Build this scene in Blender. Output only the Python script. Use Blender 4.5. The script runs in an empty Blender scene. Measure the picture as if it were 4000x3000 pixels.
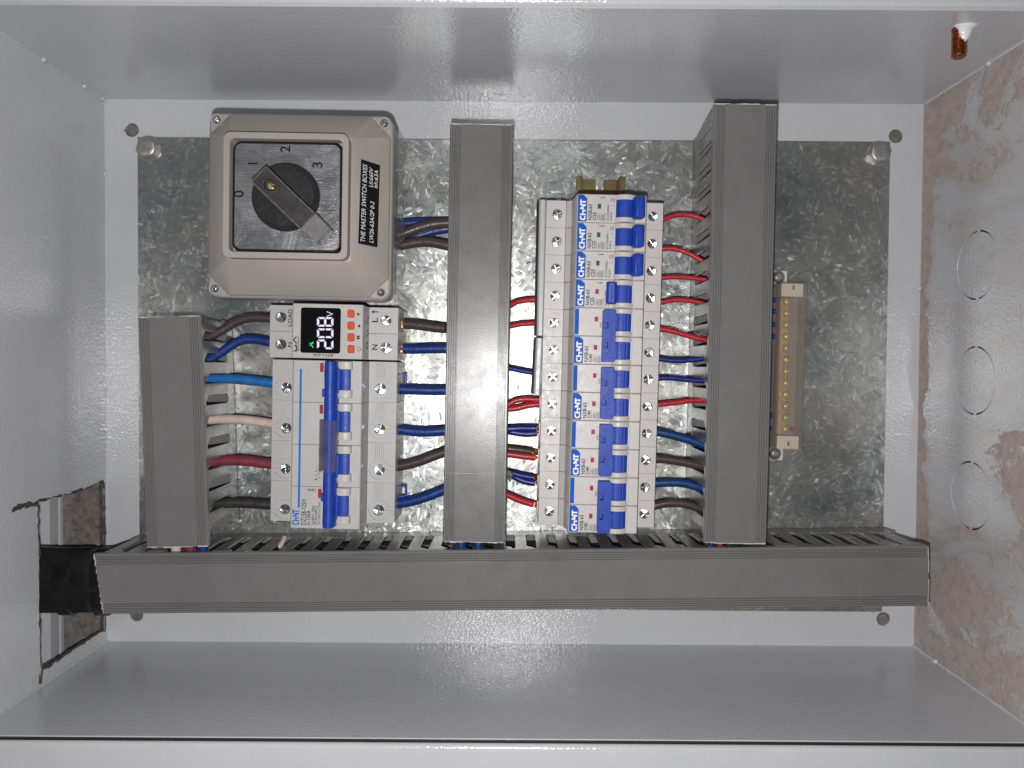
import bpy, math, random
from mathutils import Vector, Matrix
from mathutils.geometry import tessellate_polygon

random.seed(7)
SC = bpy.context.scene
COL = SC.collection
U = 0.001                      # everything below is written in millimetres
PI = math.pi

# ------------------------------------------------------------------ camera, light, world
CAM_POS = Vector((0.35, 6.9, 576.3))
CAM_ROT = Matrix(((0.999979169, -0.006416473, 0.000699805),
                  (0.006398174, 0.999701059, 0.023597809),
                  (-0.000851011, -0.023592840, 0.999721288)))
FOCAL = 3050.0                 # in pixels of a 4000 px wide picture
cam = bpy.data.cameras.new('camera')
cam.sensor_width = 36.0
cam.lens = FOCAL / 4000 * 36
cam.clip_start = 0.01
cam.clip_end = 20
cam_o = bpy.data.objects.new('camera', cam)
COL.objects.link(cam_o)
cam_o.matrix_world = Matrix.Translation(CAM_POS * U) @ CAM_ROT.to_4x4()
SC.camera = cam_o

world = bpy.data.worlds.new('World')
SC.world = world
world.use_nodes = True
world.node_tree.nodes['Background'].inputs[0].default_value = (0.95, 0.97, 1.0, 1)
world.node_tree.nodes['Background'].inputs[1].default_value = 0.06

fl = bpy.data.lights.new('phone_flash', 'POINT')     # the phone's own flash, beside its lens
fl.energy = 9.7
fl.shadow_soft_size = 0.0045
fl.color = (1.0, 0.975, 0.965)
fl_o = bpy.data.objects.new('phone_flash', fl)
COL.objects.link(fl_o)
fl_o.location = Vector((-7, -18, 572)) * U

vs = SC.view_settings
vs.view_transform = 'Standard'
vs.look = 'None'
vs.exposure = 0.0
vs.gamma = 1.0
vs.use_curve_mapping = False
SC.render.engine = 'CYCLES'
SC.cycles.use_denoising = True
SC.cycles.sample_clamp_indirect = 16.0
SC.cycles.max_bounces = 7
SC.cycles.transparent_max_bounces = 16

# ------------------------------------------------------------------ survey: pixel + height -> millimetres
def ray(px, py):
    return CAM_ROT @ Vector(((px - 2000) / FOCAL, -(py - 1500) / FOCAL, -1))

def atn(px, py, z):            # survey point: native pixel of the photograph at a known height
    d = ray(px, py)
    t = (z - CAM_POS.z) / d.z
    p = CAM_POS + d * t
    return (p.x, p.y, z)

KD = 4000 / 2212
def at(px, py, z):
    return atn(px * KD, py * KD, z)

def crop(ox, oy, s):
    return lambda x, y, z: atn(ox + x / s, oy + y / s, z)

# ------------------------------------------------------------------ materials
MATS = {}
def new_mat(name):
    m = bpy.data.materials.new(name)
    m.use_nodes = True
    nt = m.node_tree
    b = nt.nodes['Principled BSDF']
    MATS[name] = m
    return m, nt, b

def node(nt, t, **kw):
    n = nt.nodes.new(t)
    for k, v in kw.items():
        if k.startswith('i_'):
            key = k[2:]
            n.inputs[int(key) if key.isdigit() else key].default_value = v
        else:
            setattr(n, k, v)
    return n

def objco(nt):
    return nt.nodes.new('ShaderNodeTexCoord').outputs['Object']

def noise(nt, co, scale, detail=2.0, rough=0.5, dist=0.0):
    n = node(nt, 'ShaderNodeTexNoise')
    n.inputs['Scale'].default_value = scale
    n.inputs['Detail'].default_value = detail
    n.inputs['Roughness'].default_value = rough
    n.inputs['Distortion'].default_value = dist
    nt.links.new(co, n.inputs['Vector'])
    return n

def ramp(nt, fac, stops):
    r = node(nt, 'ShaderNodeValToRGB')
    el = r.color_ramp.elements
    while len(el) < len(stops):
        el.new(0.5)
    for e, (p, c) in zip(el, stops):
        e.position = p
        e.color = c if len(c) == 4 else (*c, 1)
    nt.links.new(fac, r.inputs[0])
    return r.outputs[0]

def mixc(nt, fac, a, b):
    m = node(nt, 'ShaderNodeMix', data_type='RGBA')
    for sock, v in ((m.inputs[0], fac), (m.inputs[6], a), (m.inputs[7], b)):
        if hasattr(v, 'links') or isinstance(v, bpy.types.NodeSocket):
            nt.links.new(v, sock)
        elif isinstance(v, (int, float)):
            sock.default_value = v
        else:
            sock.default_value = v if len(v) == 4 else (*v, 1)
    return m.outputs[2]

def math_n(nt, op, a, b=None, clamp=False):
    m = node(nt, 'ShaderNodeMath', operation=op, use_clamp=clamp)
    for i, v in enumerate((a, b)):
        if v is None:
            continue
        if isinstance(v, bpy.types.NodeSocket):
            nt.links.new(v, m.inputs[i])
        else:
            m.inputs[i].default_value = v
    return m.outputs[0]

def bump(nt, b, h, strength, dist):
    n = node(nt, 'ShaderNodeBump')
    n.inputs['Strength'].default_value = strength
    n.inputs['Distance'].default_value = dist
    nt.links.new(h, n.inputs['Height'])
    nt.links.new(n.outputs[0], b.inputs['Normal'])
    return n

def plain(name, col, rough=0.45, metal=0.0, spec=0.5, var=0.12, vscale=60, bmp=0.0, bscale=900, coat=0.0, rvar=0.12):
    """a real surface: slight tone drift, slight gloss drift, fine relief"""
    m, nt, b = new_mat(name)
    co = objco(nt)
    n = noise(nt, co, vscale, 5, 0.6)
    dark = tuple(c * (1 - var) for c in col)
    lite = tuple(min(1, c * (1 + var)) for c in col)
    c = ramp(nt, n.outputs[0], [(0.3, dark), (0.7, lite)])
    nt.links.new(c, b.inputs['Base Color'])
    n2 = noise(nt, co, vscale * 3.1, 4, 0.65)
    r = ramp(nt, n2.outputs[0], [(0.3, (max(0.02, rough - rvar),) * 3), (0.75, (min(1, rough + rvar),) * 3)])
    nt.links.new(r, b.inputs['Roughness'])
    b.inputs['Metallic'].default_value = metal
    b.inputs['Specular IOR Level'].default_value = spec
    b.inputs['Coat Weight'].default_value = coat
    if bmp:
        n3 = noise(nt, co, bscale, 3, 0.6)
        bump(nt, b, n3.outputs[0], bmp, 0.0004)
    return m

def glowing(name, col, strength):
    m, nt, b = new_mat(name)
    b.inputs['Base Color'].default_value = (0.02, 0.02, 0.02, 1)
    b.inputs['Emission Color'].default_value = (*col, 1)
    b.inputs['Emission Strength'].default_value = strength
    return m

def clear(name, tint, opac, rough, frost=0.0):
    """thin clear plastic: mostly lets light through, some gloss"""
    m, nt, b = new_mat(name)
    out = nt.nodes['Material Output']
    tr = node(nt, 'ShaderNodeBsdfTransparent')
    tr.inputs[0].default_value = (*tint, 1)
    b.inputs['Base Color'].default_value = (0.48, 0.45, 0.43, 1)
    b.inputs['Roughness'].default_value = rough
    co = objco(nt)
    n = noise(nt, co, 90, 4, 0.6)
    bump(nt, b, n.outputs[0], 0.25, 0.001)
    fr = node(nt, 'ShaderNodeLayerWeight')
    fr.inputs[0].default_value = 0.35
    f = math_n(nt, 'ADD', math_n(nt, 'MULTIPLY', fr.outputs[1], 0.45), math_n(nt, 'MULTIPLY', n.outputs[0], opac * 2), True)
    mx = node(nt, 'ShaderNodeMixShader')
    nt.links.new(f, mx.inputs[0])
    nt.links.new(tr.outputs[0], mx.inputs[1])
    nt.links.new(b.outputs[0], mx.inputs[2])
    nt.links.new(mx.outputs[0], out.inputs[0])
    return m

def enamel(name, mud=False):
    m, nt, b = new_mat(name)
    co = objco(nt)
    n = noise(nt, co, 9, 5, 0.6)
    c = ramp(nt, n.outputs[0], [(0.3, (0.492, 0.505, 0.534)), (0.7, (0.542, 0.555, 0.580))])
    n2 = noise(nt, co, 26, 6, 0.7)
    # hand marks and dust change the gloss a little
    r = ramp(nt, n2.outputs[0], [(0.35, (0.11,) * 3), (0.7, (0.23,) * 3)])
    h1 = noise(nt, co, 480, 2, 0.45)
    h2 = noise(nt, co, 1500, 2, 0.5)
    h = math_n(nt, 'ADD', h1.outputs[0], math_n(nt, 'MULTIPLY', h2.outputs[0], 0.12))
    b.inputs['Specular IOR Level'].default_value = 0.7
    if not mud:
        # scattered grime specks
        sp = noise(nt, co, 260, 2, 0.5)
        k = ramp(nt, sp.outputs[0], [(0.76, (0, 0, 0)), (0.80, (1, 1, 1))])
        c = mixc(nt, math_n(nt, 'MULTIPLY', k, 0.35), c, (0.2, 0.19, 0.18))
        mp = node(nt, 'ShaderNodeMapping')
        mp.inputs['Scale'].default_value = (8, 60, 60)
        mp.inputs['Rotation'].default_value = (0.2, 0.1, 0.25)
        nt.links.new(co, mp.inputs[0])
        sc = noise(nt, mp.outputs[0], 1.0, 6, 0.75)
        k2 = ramp(nt, sc.outputs[0], [(0.60, (0, 0, 0)), (0.72, (1, 1, 1))])
        c = mixc(nt, math_n(nt, 'MULTIPLY', k2, 0.22), c, (0.66, 0.66, 0.66))
        r = mixc(nt, math_n(nt, 'MULTIPLY', k2, 0.6), r, (0.45, 0.45, 0.45))
    if mud:
        sep = node(nt, 'ShaderNodeSeparateXYZ')
        nt.links.new(co, sep.inputs[0])
        mp = node(nt, 'ShaderNodeMapping')
        mp.inputs['Scale'].default_value = (1, 1.0, 0.55)
        nt.links.new(co, mp.inputs[0])
        big = noise(nt, mp.outputs[0], 17, 6, 0.62, 1.2)
        fine = noise(nt, co, 190, 4, 0.7)
        # splashes gather along the back seam and toward both ends of the wall
        seam = math_n(nt, 'MULTIPLY', math_n(nt, 'SUBTRACT', 0.020, sep.outputs[2], True), 20.0)
        ay = math_n(nt, 'ABSOLUTE', math_n(nt, 'ADD', sep.outputs[1], 0.012))
        ends = math_n(nt, 'MULTIPLY', math_n(nt, 'SUBTRACT', ay, 0.085), 1.5)
        front = math_n(nt, 'MULTIPLY', math_n(nt, 'SUBTRACT', sep.outputs[2], 0.085), 1.2)
        s = math_n(nt, 'ADD', math_n(nt, 'ADD', big.outputs[0], seam), math_n(nt, 'MAXIMUM', ends, math_n(nt, 'MULTIPLY', front, 1.0)))
        s = math_n(nt, 'ADD', s, math_n(nt, 'MULTIPLY', math_n(nt, 'SUBTRACT', fine.outputs[0], 0.5), 0.22))
        mask = ramp(nt, s, [(0.565, (0, 0, 0)), (0.60, (1, 1, 1))])
        tone = noise(nt, co, 120, 5, 0.75)
        mc = ramp(nt, tone.outputs[0], [(0.3, (0.27, 0.205, 0.175)), (0.5, (0.42, 0.335, 0.295)), (0.7, (0.50, 0.42, 0.38))])
        film = ramp(nt, s, [(0.36, (0, 0, 0)), (0.60, (1, 1, 1))])
        c = mixc(nt, math_n(nt, 'MULTIPLY', film, 0.58), c, (0.42, 0.36, 0.33))
        c = mixc(nt, math_n(nt, 'MULTIPLY', mask, 0.72), c, mc)
        dots = noise(nt, co, 420, 2, 0.5)
        k = ramp(nt, dots.outputs[0], [(0.70, (0, 0, 0)), (0.74, (1, 1, 1))])
        c = mixc(nt, math_n(nt, 'MULTIPLY', k, 0.55), c, (0.14, 0.09, 0.07))
        r = mixc(nt, mask, r, (0.85, 0.85, 0.85))
        h = math_n(nt, 'ADD', h, math_n(nt, 'MULTIPLY', math_n(nt, 'MULTIPLY', mask, fine.outputs[0]), 1.6))
    nt.links.new(c, b.inputs['Base Color'])
    nt.links.new(r, b.inputs['Roughness'])
    bump(nt, b, h, 0.40, 0.0006)
    return m

def galvanised(name):
    """zinc spangle: irregular grains, each with its own direction of fine feathery crystals"""
    m, nt, b = new_mat(name)
    co = objco(nt)
    dn = noise(nt, co, 140, 4, 0.7)
    off = node(nt, 'ShaderNodeVectorMath', operation='SCALE')
    nt.links.new(dn.outputs['Color'], off.inputs[0])
    off.inputs['Scale'].default_value = 0.010
    add = node(nt, 'ShaderNodeVectorMath', operation='ADD')
    nt.links.new(co, add.inputs[0])
    nt.links.new(off.outputs[0], add.inputs[1])
    grain = node(nt, 'ShaderNodeTexVoronoi')
    grain.inputs['Scale'].default_value = 95
    nt.links.new(add.outputs[0], grain.inputs['Vector'])
    gs = node(nt, 'ShaderNodeSeparateColor')
    nt.links.new(grain.outputs['Color'], gs.inputs[0])
    rot = node(nt, 'ShaderNodeVectorRotate', rotation_type='Z_AXIS')
    nt.links.new(co, rot.inputs['Vector'])
    nt.links.new(math_n(nt, 'MULTIPLY', gs.outputs[0], 6.28), rot.inputs['Angle'])
    mp = node(nt, 'ShaderNodeMapping')
    mp.inputs['Scale'].default_value = (0.42, 1, 1)
    nt.links.new(rot.outputs[0], mp.inputs[0])
    shard = node(nt, 'ShaderNodeTexVoronoi')
    shard.inputs['Scale'].default_value = 560
    nt.links.new(mp.outputs[0], shard.inputs['Vector'])
    fine = noise(nt, mp.outputs[0], 1500, 3, 0.6)
    ss = node(nt, 'ShaderNodeSeparateColor')
    nt.links.new(shard.outputs['Color'], ss.inputs[0])
    lively = math_n(nt, 'ADD', math_n(nt, 'MULTIPLY', math_n(nt, 'POWER', ss.outputs[2], 3.0), 1.5), 0.25)
    cen = node(nt, 'ShaderNodeVectorMath', operation='SUBTRACT')
    nt.links.new(shard.outputs['Color'], cen.inputs[0])
    cen.inputs[1].default_value = (0.5, 0.5, 0.5)
    liv = node(nt, 'ShaderNodeVectorMath', operation='SCALE')
    nt.links.new(cen.outputs[0], liv.inputs[0])
    nt.links.new(lively, liv.inputs['Scale'])
    back = node(nt, 'ShaderNodeVectorMath', operation='ADD')
    nt.links.new(liv.outputs[0], back.inputs[0])
    back.inputs[1].default_value = (0.5, 0.5, 0.5)
    def tilt(sock, amt):
        sub = node(nt, 'ShaderNodeVectorMath', operation='SUBTRACT')
        nt.links.new(sock, sub.inputs[0])
        sub.inputs[1].default_value = (0.5, 0.5, 0.5)
        sc = node(nt, 'ShaderNodeVectorMath', operation='MULTIPLY')
        nt.links.new(sub.outputs[0], sc.inputs[0])
        sc.inputs[1].default_value = (amt, amt, 0)
        return sc.outputs[0]
    geo = node(nt, 'ShaderNodeNewGeometry')
    acc = geo.outputs['Normal']
    for sock, amt in ((grain.outputs['Color'], 0.07), (back.outputs[0], 0.16), (fine.outputs['Color'], 0.07)):
        a2 = node(nt, 'ShaderNodeVectorMath', operation='ADD')
        nt.links.new(acc, a2.inputs[0])
        nt.links.new(tilt(sock, amt), a2.inputs[1])
        acc = a2.outputs[0]
    nn = node(nt, 'ShaderNodeVectorMath', operation='NORMALIZE')
    nt.links.new(acc, nn.inputs[0])
    nt.links.new(nn.outputs[0], b.inputs['Normal'])
    big = noise(nt, co, 14, 6, 0.68)
    v = math_n(nt, 'ADD', math_n(nt, 'MULTIPLY', gs.outputs[2], 0.45), math_n(nt, 'MULTIPLY', math_n(nt, 'POWER', ss.outputs[2], 2.0), 0.55))
    base = ramp(nt, v, [(0.05, (0.30, 0.312, 0.312)), (0.55, (0.36, 0.372, 0.37)), (0.95, (0.54, 0.55, 0.545))])
    tint = ramp(nt, big.outputs[0], [(0.3, (0.78, 0.84, 0.86)), (0.5, (1, 1, 0.98)), (0.7, (1.0, 0.96, 0.88))])
    mm = node(nt, 'ShaderNodeMix', data_type='RGBA', blend_type='MULTIPLY')
    mm.inputs[0].default_value = 1
    nt.links.new(base, mm.inputs[6])
    nt.links.new(tint, mm.inputs[7])
    nt.links.new(mm.outputs[2], b.inputs['Base Color'])
    r = ramp(nt, big.outputs[0], [(0.3, (0.32,) * 3), (0.7, (0.44,) * 3)])
    nt.links.new(r, b.inputs['Roughness'])
    b.inputs['Metallic'].default_value = 0.88
    return m

def brushed(name):
    m, nt, b = new_mat(name)
    co = objco(nt)
    mp = node(nt, 'ShaderNodeMapping')
    mp.inputs['Scale'].default_value = (60, 2600, 1)
    nt.links.new(co, mp.inputs[0])
    n = noise(nt, mp.outputs[0], 1.0, 5, 0.7)
    cl = noise(nt, co, 45, 3, 0.6, 1.0)
    c = ramp(nt, n.outputs[0], [(0.3, (0.25, 0.25, 0.27)), (0.7, (0.46, 0.46, 0.485))])
    nt.links.new(c, b.inputs['Base Color'])
    b.inputs['Metallic'].default_value = 0.75
    r = ramp(nt, cl.outputs[0], [(0.35, (0.22,) * 3), (0.7, (0.42,) * 3)])
    nt.links.new(r, b.inputs['Roughness'])
    h = math_n(nt, 'ADD', math_n(nt, 'MULTIPLY', n.outputs[0], 0.25), cl.outputs[0])
    bump(nt, b, h, 0.55, 0.0009)
    return m

enamel('paint')
enamel('mud_paint', True)
galvanised('galvanised')
brushed('dial_metal')
def pvc(name):
    m, nt, b = new_mat(name)
    co = objco(nt)
    n = noise(nt, co, 22, 5, 0.65)
    c = ramp(nt, n.outputs[0], [(0.3, (0.148, 0.144, 0.144)), (0.7, (0.172, 0.168, 0.168))])
    scr = None
    for k, sc in enumerate(((700, 9, 1), (14, 520, 1))):
        mp = node(nt, 'ShaderNodeMapping')
        mp.inputs['Scale'].default_value = sc
        mp.inputs['Rotation'].default_value = (0, 0, 0.06 + 0.5 * k)
        nt.links.new(co, mp.inputs[0])
        w = noise(nt, mp.outputs[0], 1.0, 2, 0.5)
        t = ramp(nt, w.outputs[0], [(0.70 + 0.03 * k, (0, 0, 0)), (0.76 + 0.03 * k, (1, 1, 1))])
        scr = t if scr is None else math_n(nt, 'MAXIMUM', scr, t)
    c = mixc(nt, math_n(nt, 'MULTIPLY', scr, 0.16), c, (0.42, 0.42, 0.42))
    dust = noise(nt, co, 240, 3, 0.6)
    dk = ramp(nt, dust.outputs[0], [(0.66, (0, 0, 0)), (0.72, (1, 1, 1))])
    c = mixc(nt, math_n(nt, 'MULTIPLY', dk, 0.12), c, (0.36, 0.34, 0.32))
    nt.links.new(c, b.inputs['Base Color'])
    r = ramp(nt, noise(nt, co, 60, 5, 0.7).outputs[0], [(0.3, (0.23,) * 3), (0.75, (0.36,) * 3)])
    nt.links.new(r, b.inputs['Roughness'])
    h = math_n(nt, 'ADD', noise(nt, co, 1300, 3, 0.6).outputs[0], math_n(nt, 'MULTIPLY', scr, -0.8))
    bump(nt, b, h, 0.10, 0.0004)
pvc('pvc')
plain('pvc_cut', (0.55, 0.54, 0.53), 0.8, bmp=0.5)
plain('shell_white', (0.53, 0.50, 0.485), 0.42, var=0.035, vscale=70, bmp=0.12, bscale=2600)
plain('shell_grey', (0.465, 0.452, 0.438), 0.45, var=0.035, vscale=70, bmp=0.12, bscale=2600)
plain('pad_grey', (0.50, 0.50, 0.50), 0.35, var=0.03)
plain('beige', (0.345, 0.315, 0.285), 0.5, var=0.05, vscale=35, bmp=0.25, bscale=2600)
plain('base_tan', (0.24, 0.21, 0.19), 0.6)
plain('ivory', (0.58, 0.53, 0.45), 0.45, var=0.05)
plain('dark_plastic', (0.022, 0.022, 0.024), 0.38, var=0.25, vscale=120, bmp=0.2, bscale=1500)
plain('handle_plastic', (0.042, 0.040, 0.040), 0.42, spec=0.4, var=0.3, vscale=150, bmp=0.2, bscale=900)
plain('handle_lighter', (0.16, 0.155, 0.15), 0.5, var=0.25, vscale=200)  # lighter tone put into the colour of the handle's sloped tip facet
plain('black_rim', (0.012, 0.012, 0.013), 0.3)
plain('lever_blue', (0.010, 0.048, 0.36), 0.46, spec=0.35, var=0.12, vscale=180, bmp=0.15, bscale=1500)
plain('logo_blue', (0.004, 0.092, 0.46), 0.6, spec=0.2, var=0.05)
plain('line_blue', (0.004, 0.16, 0.56), 0.6, spec=0.2, var=0.05)
plain('print_white', (0.80, 0.80, 0.80), 0.5, var=0.02)
plain('print_grey', (0.03, 0.028, 0.028), 0.7, spec=0.15, var=0.05)
plain('print_black', (0.008, 0.008, 0.009), 0.6, spec=0.2)
plain('red_flag', (0.34, 0.02, 0.035), 0.5, spec=0.25)
plain('green_flag', (0.006, 0.11, 0.045), 0.5, spec=0.25)
plain('button_orange', (0.60, 0.085, 0.028), 0.6, spec=0.25, var=0.06)
plain('screen_black', (0.005, 0.005, 0.006), 0.08, rvar=0.03)
glowing('digit_glow', (0.86, 0.80, 1.0), 1.0)
glowing('icon_glow', (0.05, 0.9, 0.25), 0.8)
plain('screw_steel', (0.60, 0.62, 0.63), 0.24, metal=1.0, var=0.15, vscale=300, bmp=0.35, bscale=700)
plain('bolt_zinc', (0.40, 0.40, 0.385), 0.42, metal=0.8, var=0.15, vscale=200, bmp=0.3, bscale=500)
plain('brass', (0.66, 0.54, 0.19), 0.34, metal=0.9, var=0.2, vscale=200)
plain('brass_screw', (0.62, 0.54, 0.18), 0.36, metal=0.45, var=0.2, vscale=200)
plain('brass_bar', (0.52, 0.33, 0.17), 0.45, metal=0.3, var=0.25, vscale=90)
plain('handle_edge', (0.10, 0.098, 0.095), 0.5, var=0.3, vscale=300)
plain('copper', (0.80, 0.34, 0.16), 0.3, metal=1.0, var=0.2, vscale=500, bmp=0.3, bscale=1800)
plain('old_copper', (0.45, 0.17, 0.07), 0.36, metal=1.0, var=0.35, vscale=400)
def passivated(name):
    m, nt, b = new_mat(name)
    co = objco(nt)
    n = noise(nt, co, 55, 4, 0.6, 0.6)
    c = ramp(nt, n.outputs[0], [(0.3, (0.26, 0.15, 0.10)), (0.5, (0.24, 0.15, 0.09)), (0.6, (0.20, 0.20, 0.07)), (0.7, (0.30, 0.24, 0.12))])
    nt.links.new(c, b.inputs['Base Color'])
    b.inputs['Metallic'].default_value = 0.8
    b.inputs['Roughness'].default_value = 0.36
passivated('yellow_zinc')
plain('wet_paint', (0.72, 0.73, 0.74), 0.2, var=0.04, bmp=0.2, bscale=300)
plain('plaster', (0.16, 0.14, 0.125), 0.95, var=0.45, vscale=240, bmp=1.0, bscale=700)
plain('raw_edge', (0.07, 0.06, 0.052), 0.75, var=0.4, vscale=500, bmp=0.8, bscale=900)
plain('tape', (0.012, 0.012, 0.013), 0.32, var=0.5, vscale=80, bmp=0.5, bscale=160)
plain('rubber_gap_black', (0.012, 0.012, 0.012), 0.5)  # black for cable rubber and for the painted dark of the flange gap
for nm, c in dict(wire_brown=(0.060, 0.042, 0.037), wire_blue=(0.008, 0.034, 0.185), wire_deep_blue=(0.006, 0.040, 0.155),
                  wire_sky=(0.02, 0.135, 0.40), wire_cream=(0.60, 0.47, 0.40), wire_maroon=(0.20, 0.035, 0.05),
                  wire_red=(0.42, 0.018, 0.03), wire_dark=(0.038, 0.032, 0.030), wire_navy=(0.009, 0.018, 0.17),
                  wire_white=(0.62, 0.56, 0.48), clip_blue=(0.02, 0.03, 0.35)).items():
    plain(nm, c, 0.40, var=0.14, vscale=140, bmp=0.2, bscale=500)
clear('clear_cover', (0.95, 0.93, 0.90), 0.12, 0.24)
clear('clear_sleeve', (0.86, 0.87, 0.92), 0.05, 0.16)
clear('film', (0.93, 0.94, 0.95), 0.05, 0.10)

# ------------------------------------------------------------------ mesh builder
ORI = {}                        # offset (mm) of the space in which the parts of a thing are written

class MB:
    def __init__(self):
        self.v = []
        self.f = []
    def add(self, vs_, fs):
        o = len(self.v)
        self.v += [tuple(p) for p in vs_]
        self.f += [tuple(i + o for i in f) for f in fs]
        return self
    def box(self, x0, x1, y0, y1, z0, z1):
        return self.add([(x0, y0, z0), (x1, y0, z0), (x1, y1, z0), (x0, y1, z0), (x0, y0, z1), (x1, y0, z1), (x1, y1, z1), (x0, y1, z1)],
                        [(3, 2, 1, 0), (4, 5, 6, 7), (0, 1, 5, 4), (1, 2, 6, 5), (2, 3, 7, 6), (3, 0, 4, 7)])
    def loft(self, loops, cap0=True, cap1=True):
        n = len(loops[0])
        vs_ = [p for l in loops for p in l]
        fs = []
        for k in range(len(loops) - 1):
            for i in range(n):
                j = (i + 1) % n
                fs.append((k * n + i, k * n + j, (k + 1) * n + j, (k + 1) * n + i))
        if cap0:
            fs.append(tuple(range(n - 1, -1, -1)))
        if cap1:
            fs.append(tuple((len(loops) - 1) * n + i for i in range(n)))
        return self.add(vs_, fs)
    def prism(self, poly, z0, z1, ch=0.0):
        if area(poly) < 0:
            poly = poly[::-1]
        L = [[(x, y, z0) for x, y in poly], [(x, y, z1 - ch) for x, y in poly]]
        if ch:
            L.append([(x, y, z1) for x, y in inset(poly, ch)])
        return self.loft(L)
    def prof(self, poly, y0, y1):              # a section in x/z carried along y
        if area(poly) < 0:
            poly = poly[::-1]
        return self.loft([[(x, y1, z) for x, z in poly], [(x, y0, z) for x, z in poly]])
    def profx(self, poly, x0, x1):             # a section in y/z carried along x
        if area(poly) < 0:
            poly = poly[::-1]
        return self.loft([[(x0, y, z) for y, z in poly], [(x1, y, z) for y, z in poly]])
    def plate(self, outer, holes, z0, z1, put=None):
        """sheet with holes; put maps (x, y, z) to the final place"""
        put = put or (lambda x, y, z: (x, y, z))
        if area(outer) < 0:
            outer = outer[::-1]
        holes = [h if area(h) < 0 else h[::-1] for h in holes]
        loops = [outer] + holes
        tris = tessellate_polygon([[Vector((x, y, 0)) for x, y in l] for l in loops])
        flat = [p for l in loops for p in l]
        n = len(flat)
        vs_ = [put(x, y, z0) for x, y in flat] + [put(x, y, z1) for x, y in flat]
        fs = []
        for a, b, c in tris:
            pa, pb, pc = flat[a], flat[b], flat[c]
            if (pb[0] - pa[0]) * (pc[1] - pa[1]) - (pb[1] - pa[1]) * (pc[0] - pa[0]) < 0:
                b, c = c, b
            fs += [(n + a, n + b, n + c), (c, b, a)]
        o = 0
        for l in loops:
            k = len(l)
            for i in range(k):
                j = (i + 1) % k
                fs.append((o + i, o + j, n + o + j, n + o + i))
            o += k
        return self.add(vs_, fs)
    def cyl(self, cx, cy, z0, z1, r, n=24, r2=None, ch=0.0):
        r2 = r if r2 is None else r2
        L = [[(cx + r * math.cos(a), cy + r * math.sin(a), z0) for a in angs(n)],
             [(cx + r2 * math.cos(a), cy + r2 * math.sin(a), z1 - ch) for a in angs(n)]]
        if ch:
            L.append([(cx + (r2 - ch) * math.cos(a), cy + (r2 - ch) * math.sin(a), z1) for a in angs(n)])
        return self.loft(L)
    def lathe(self, cx, cy, prof, n=20, cap0=True, cap1=True):
        return self.loft([[(cx + r * math.cos(a), cy + r * math.sin(a), z) for a in angs(n)] for r, z in prof], cap0, cap1)
    def tube(self, pts, r, n=12, flat=1.0):
        pts = [Vector(p) for p in pts]
        loops = []
        for i, p in enumerate(pts):
            t = (pts[min(i + 1, len(pts) - 1)] - pts[max(i - 1, 0)]).normalized()
            a = t.cross(Vector((0, 0, 1)))
            if a.length < 1e-4:
                a = t.cross(Vector((0, 1, 0)))
            a.normalize()
            b = a.cross(t)
            rr = r[i] if isinstance(r, (list, tuple)) else r
            loops.append([tuple(p + a * rr * math.cos(q) + b * rr * flat * math.sin(q)) for q in angs(n)])
        return self.loft(loops)
    def blob(self, c, rx, ry, rz, n=10, m=6, jit=0.0):
        L = []
        for k in range(1, m):
            t = PI * k / m
            L.append([(c[0] + rx * math.sin(t) * math.cos(a) * (1 + random.uniform(-jit, jit)), c[1] + ry * math.sin(t) * math.sin(a) * (1 + random.uniform(-jit, jit)), c[2] - rz * math.cos(t)) for a in angs(n)])
        return self.loft(L)
    def build(self, name, mat, parent=None, bev=0.0, smooth=35, segs=2):
        off = ORI.get(parent, (0, 0, 0)) if parent is not None else (0, 0, 0)
        me = bpy.data.meshes.new(name)
        me.from_pydata([((x - off[0]) * U, (y - off[1]) * U, (z - off[2]) * U) for x, y, z in self.v], [], self.f)
        me.materials.append(MATS[mat])
        if smooth:
            me.shade_smooth()
            me.set_sharp_from_angle(angle=math.radians(smooth))
        me.update()
        o = bpy.data.objects.new(name, me)
        COL.objects.link(o)
        if parent is not None:
            o.parent = parent
            ORI[o] = off
        if bev:
            b = o.modifiers.new('bevel', 'BEVEL')
            b.width = bev * U
            b.segments = segs
            b.limit_method = 'ANGLE'
            b.angle_limit = math.radians(40)
        return o

def angs(n):
    return [2 * PI * i / n for i in range(n)]

def area(p):
    return 0.5 * sum(p[i][0] * p[(i + 1) % len(p)][1] - p[(i + 1) % len(p)][0] * p[i][1] for i in range(len(p)))

def inset(poly, d):
    out = []
    n = len(poly)
    for i in range(n):
        p0, p1, p2 = Vector(poly[i - 1]), Vector(poly[i]), Vector(poly[(i + 1) % n])
        e1 = (p1 - p0).normalized()
        e2 = (p2 - p1).normalized()
        n1 = Vector((-e1.y, e1.x))
        n2 = Vector((-e2.y, e2.x))
        b = n1 + n2
        k = d / max(0.3, 1 + n1.dot(n2))
        out.append((p1.x + b.x * k, p1.y + b.y * k))
    return out

def rrect(x0, x1, y0, y1, r, n=5):
    P = []
    for cx, cy, a0 in ((x1 - r, y1 - r, 0), (x0 + r, y1 - r, 90), (x0 + r, y0 + r, 180), (x1 - r, y0 + r, 270)):
        for k in range(n + 1):
            a = math.radians(a0 + 90 * k / n)
            P.append((cx + r * math.cos(a), cy + r * math.sin(a)))
    return P

def circle(cx, cy, r, n=24):
    return [(cx + r * math.cos(a), cy + r * math.sin(a)) for a in angs(n)]

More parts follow.
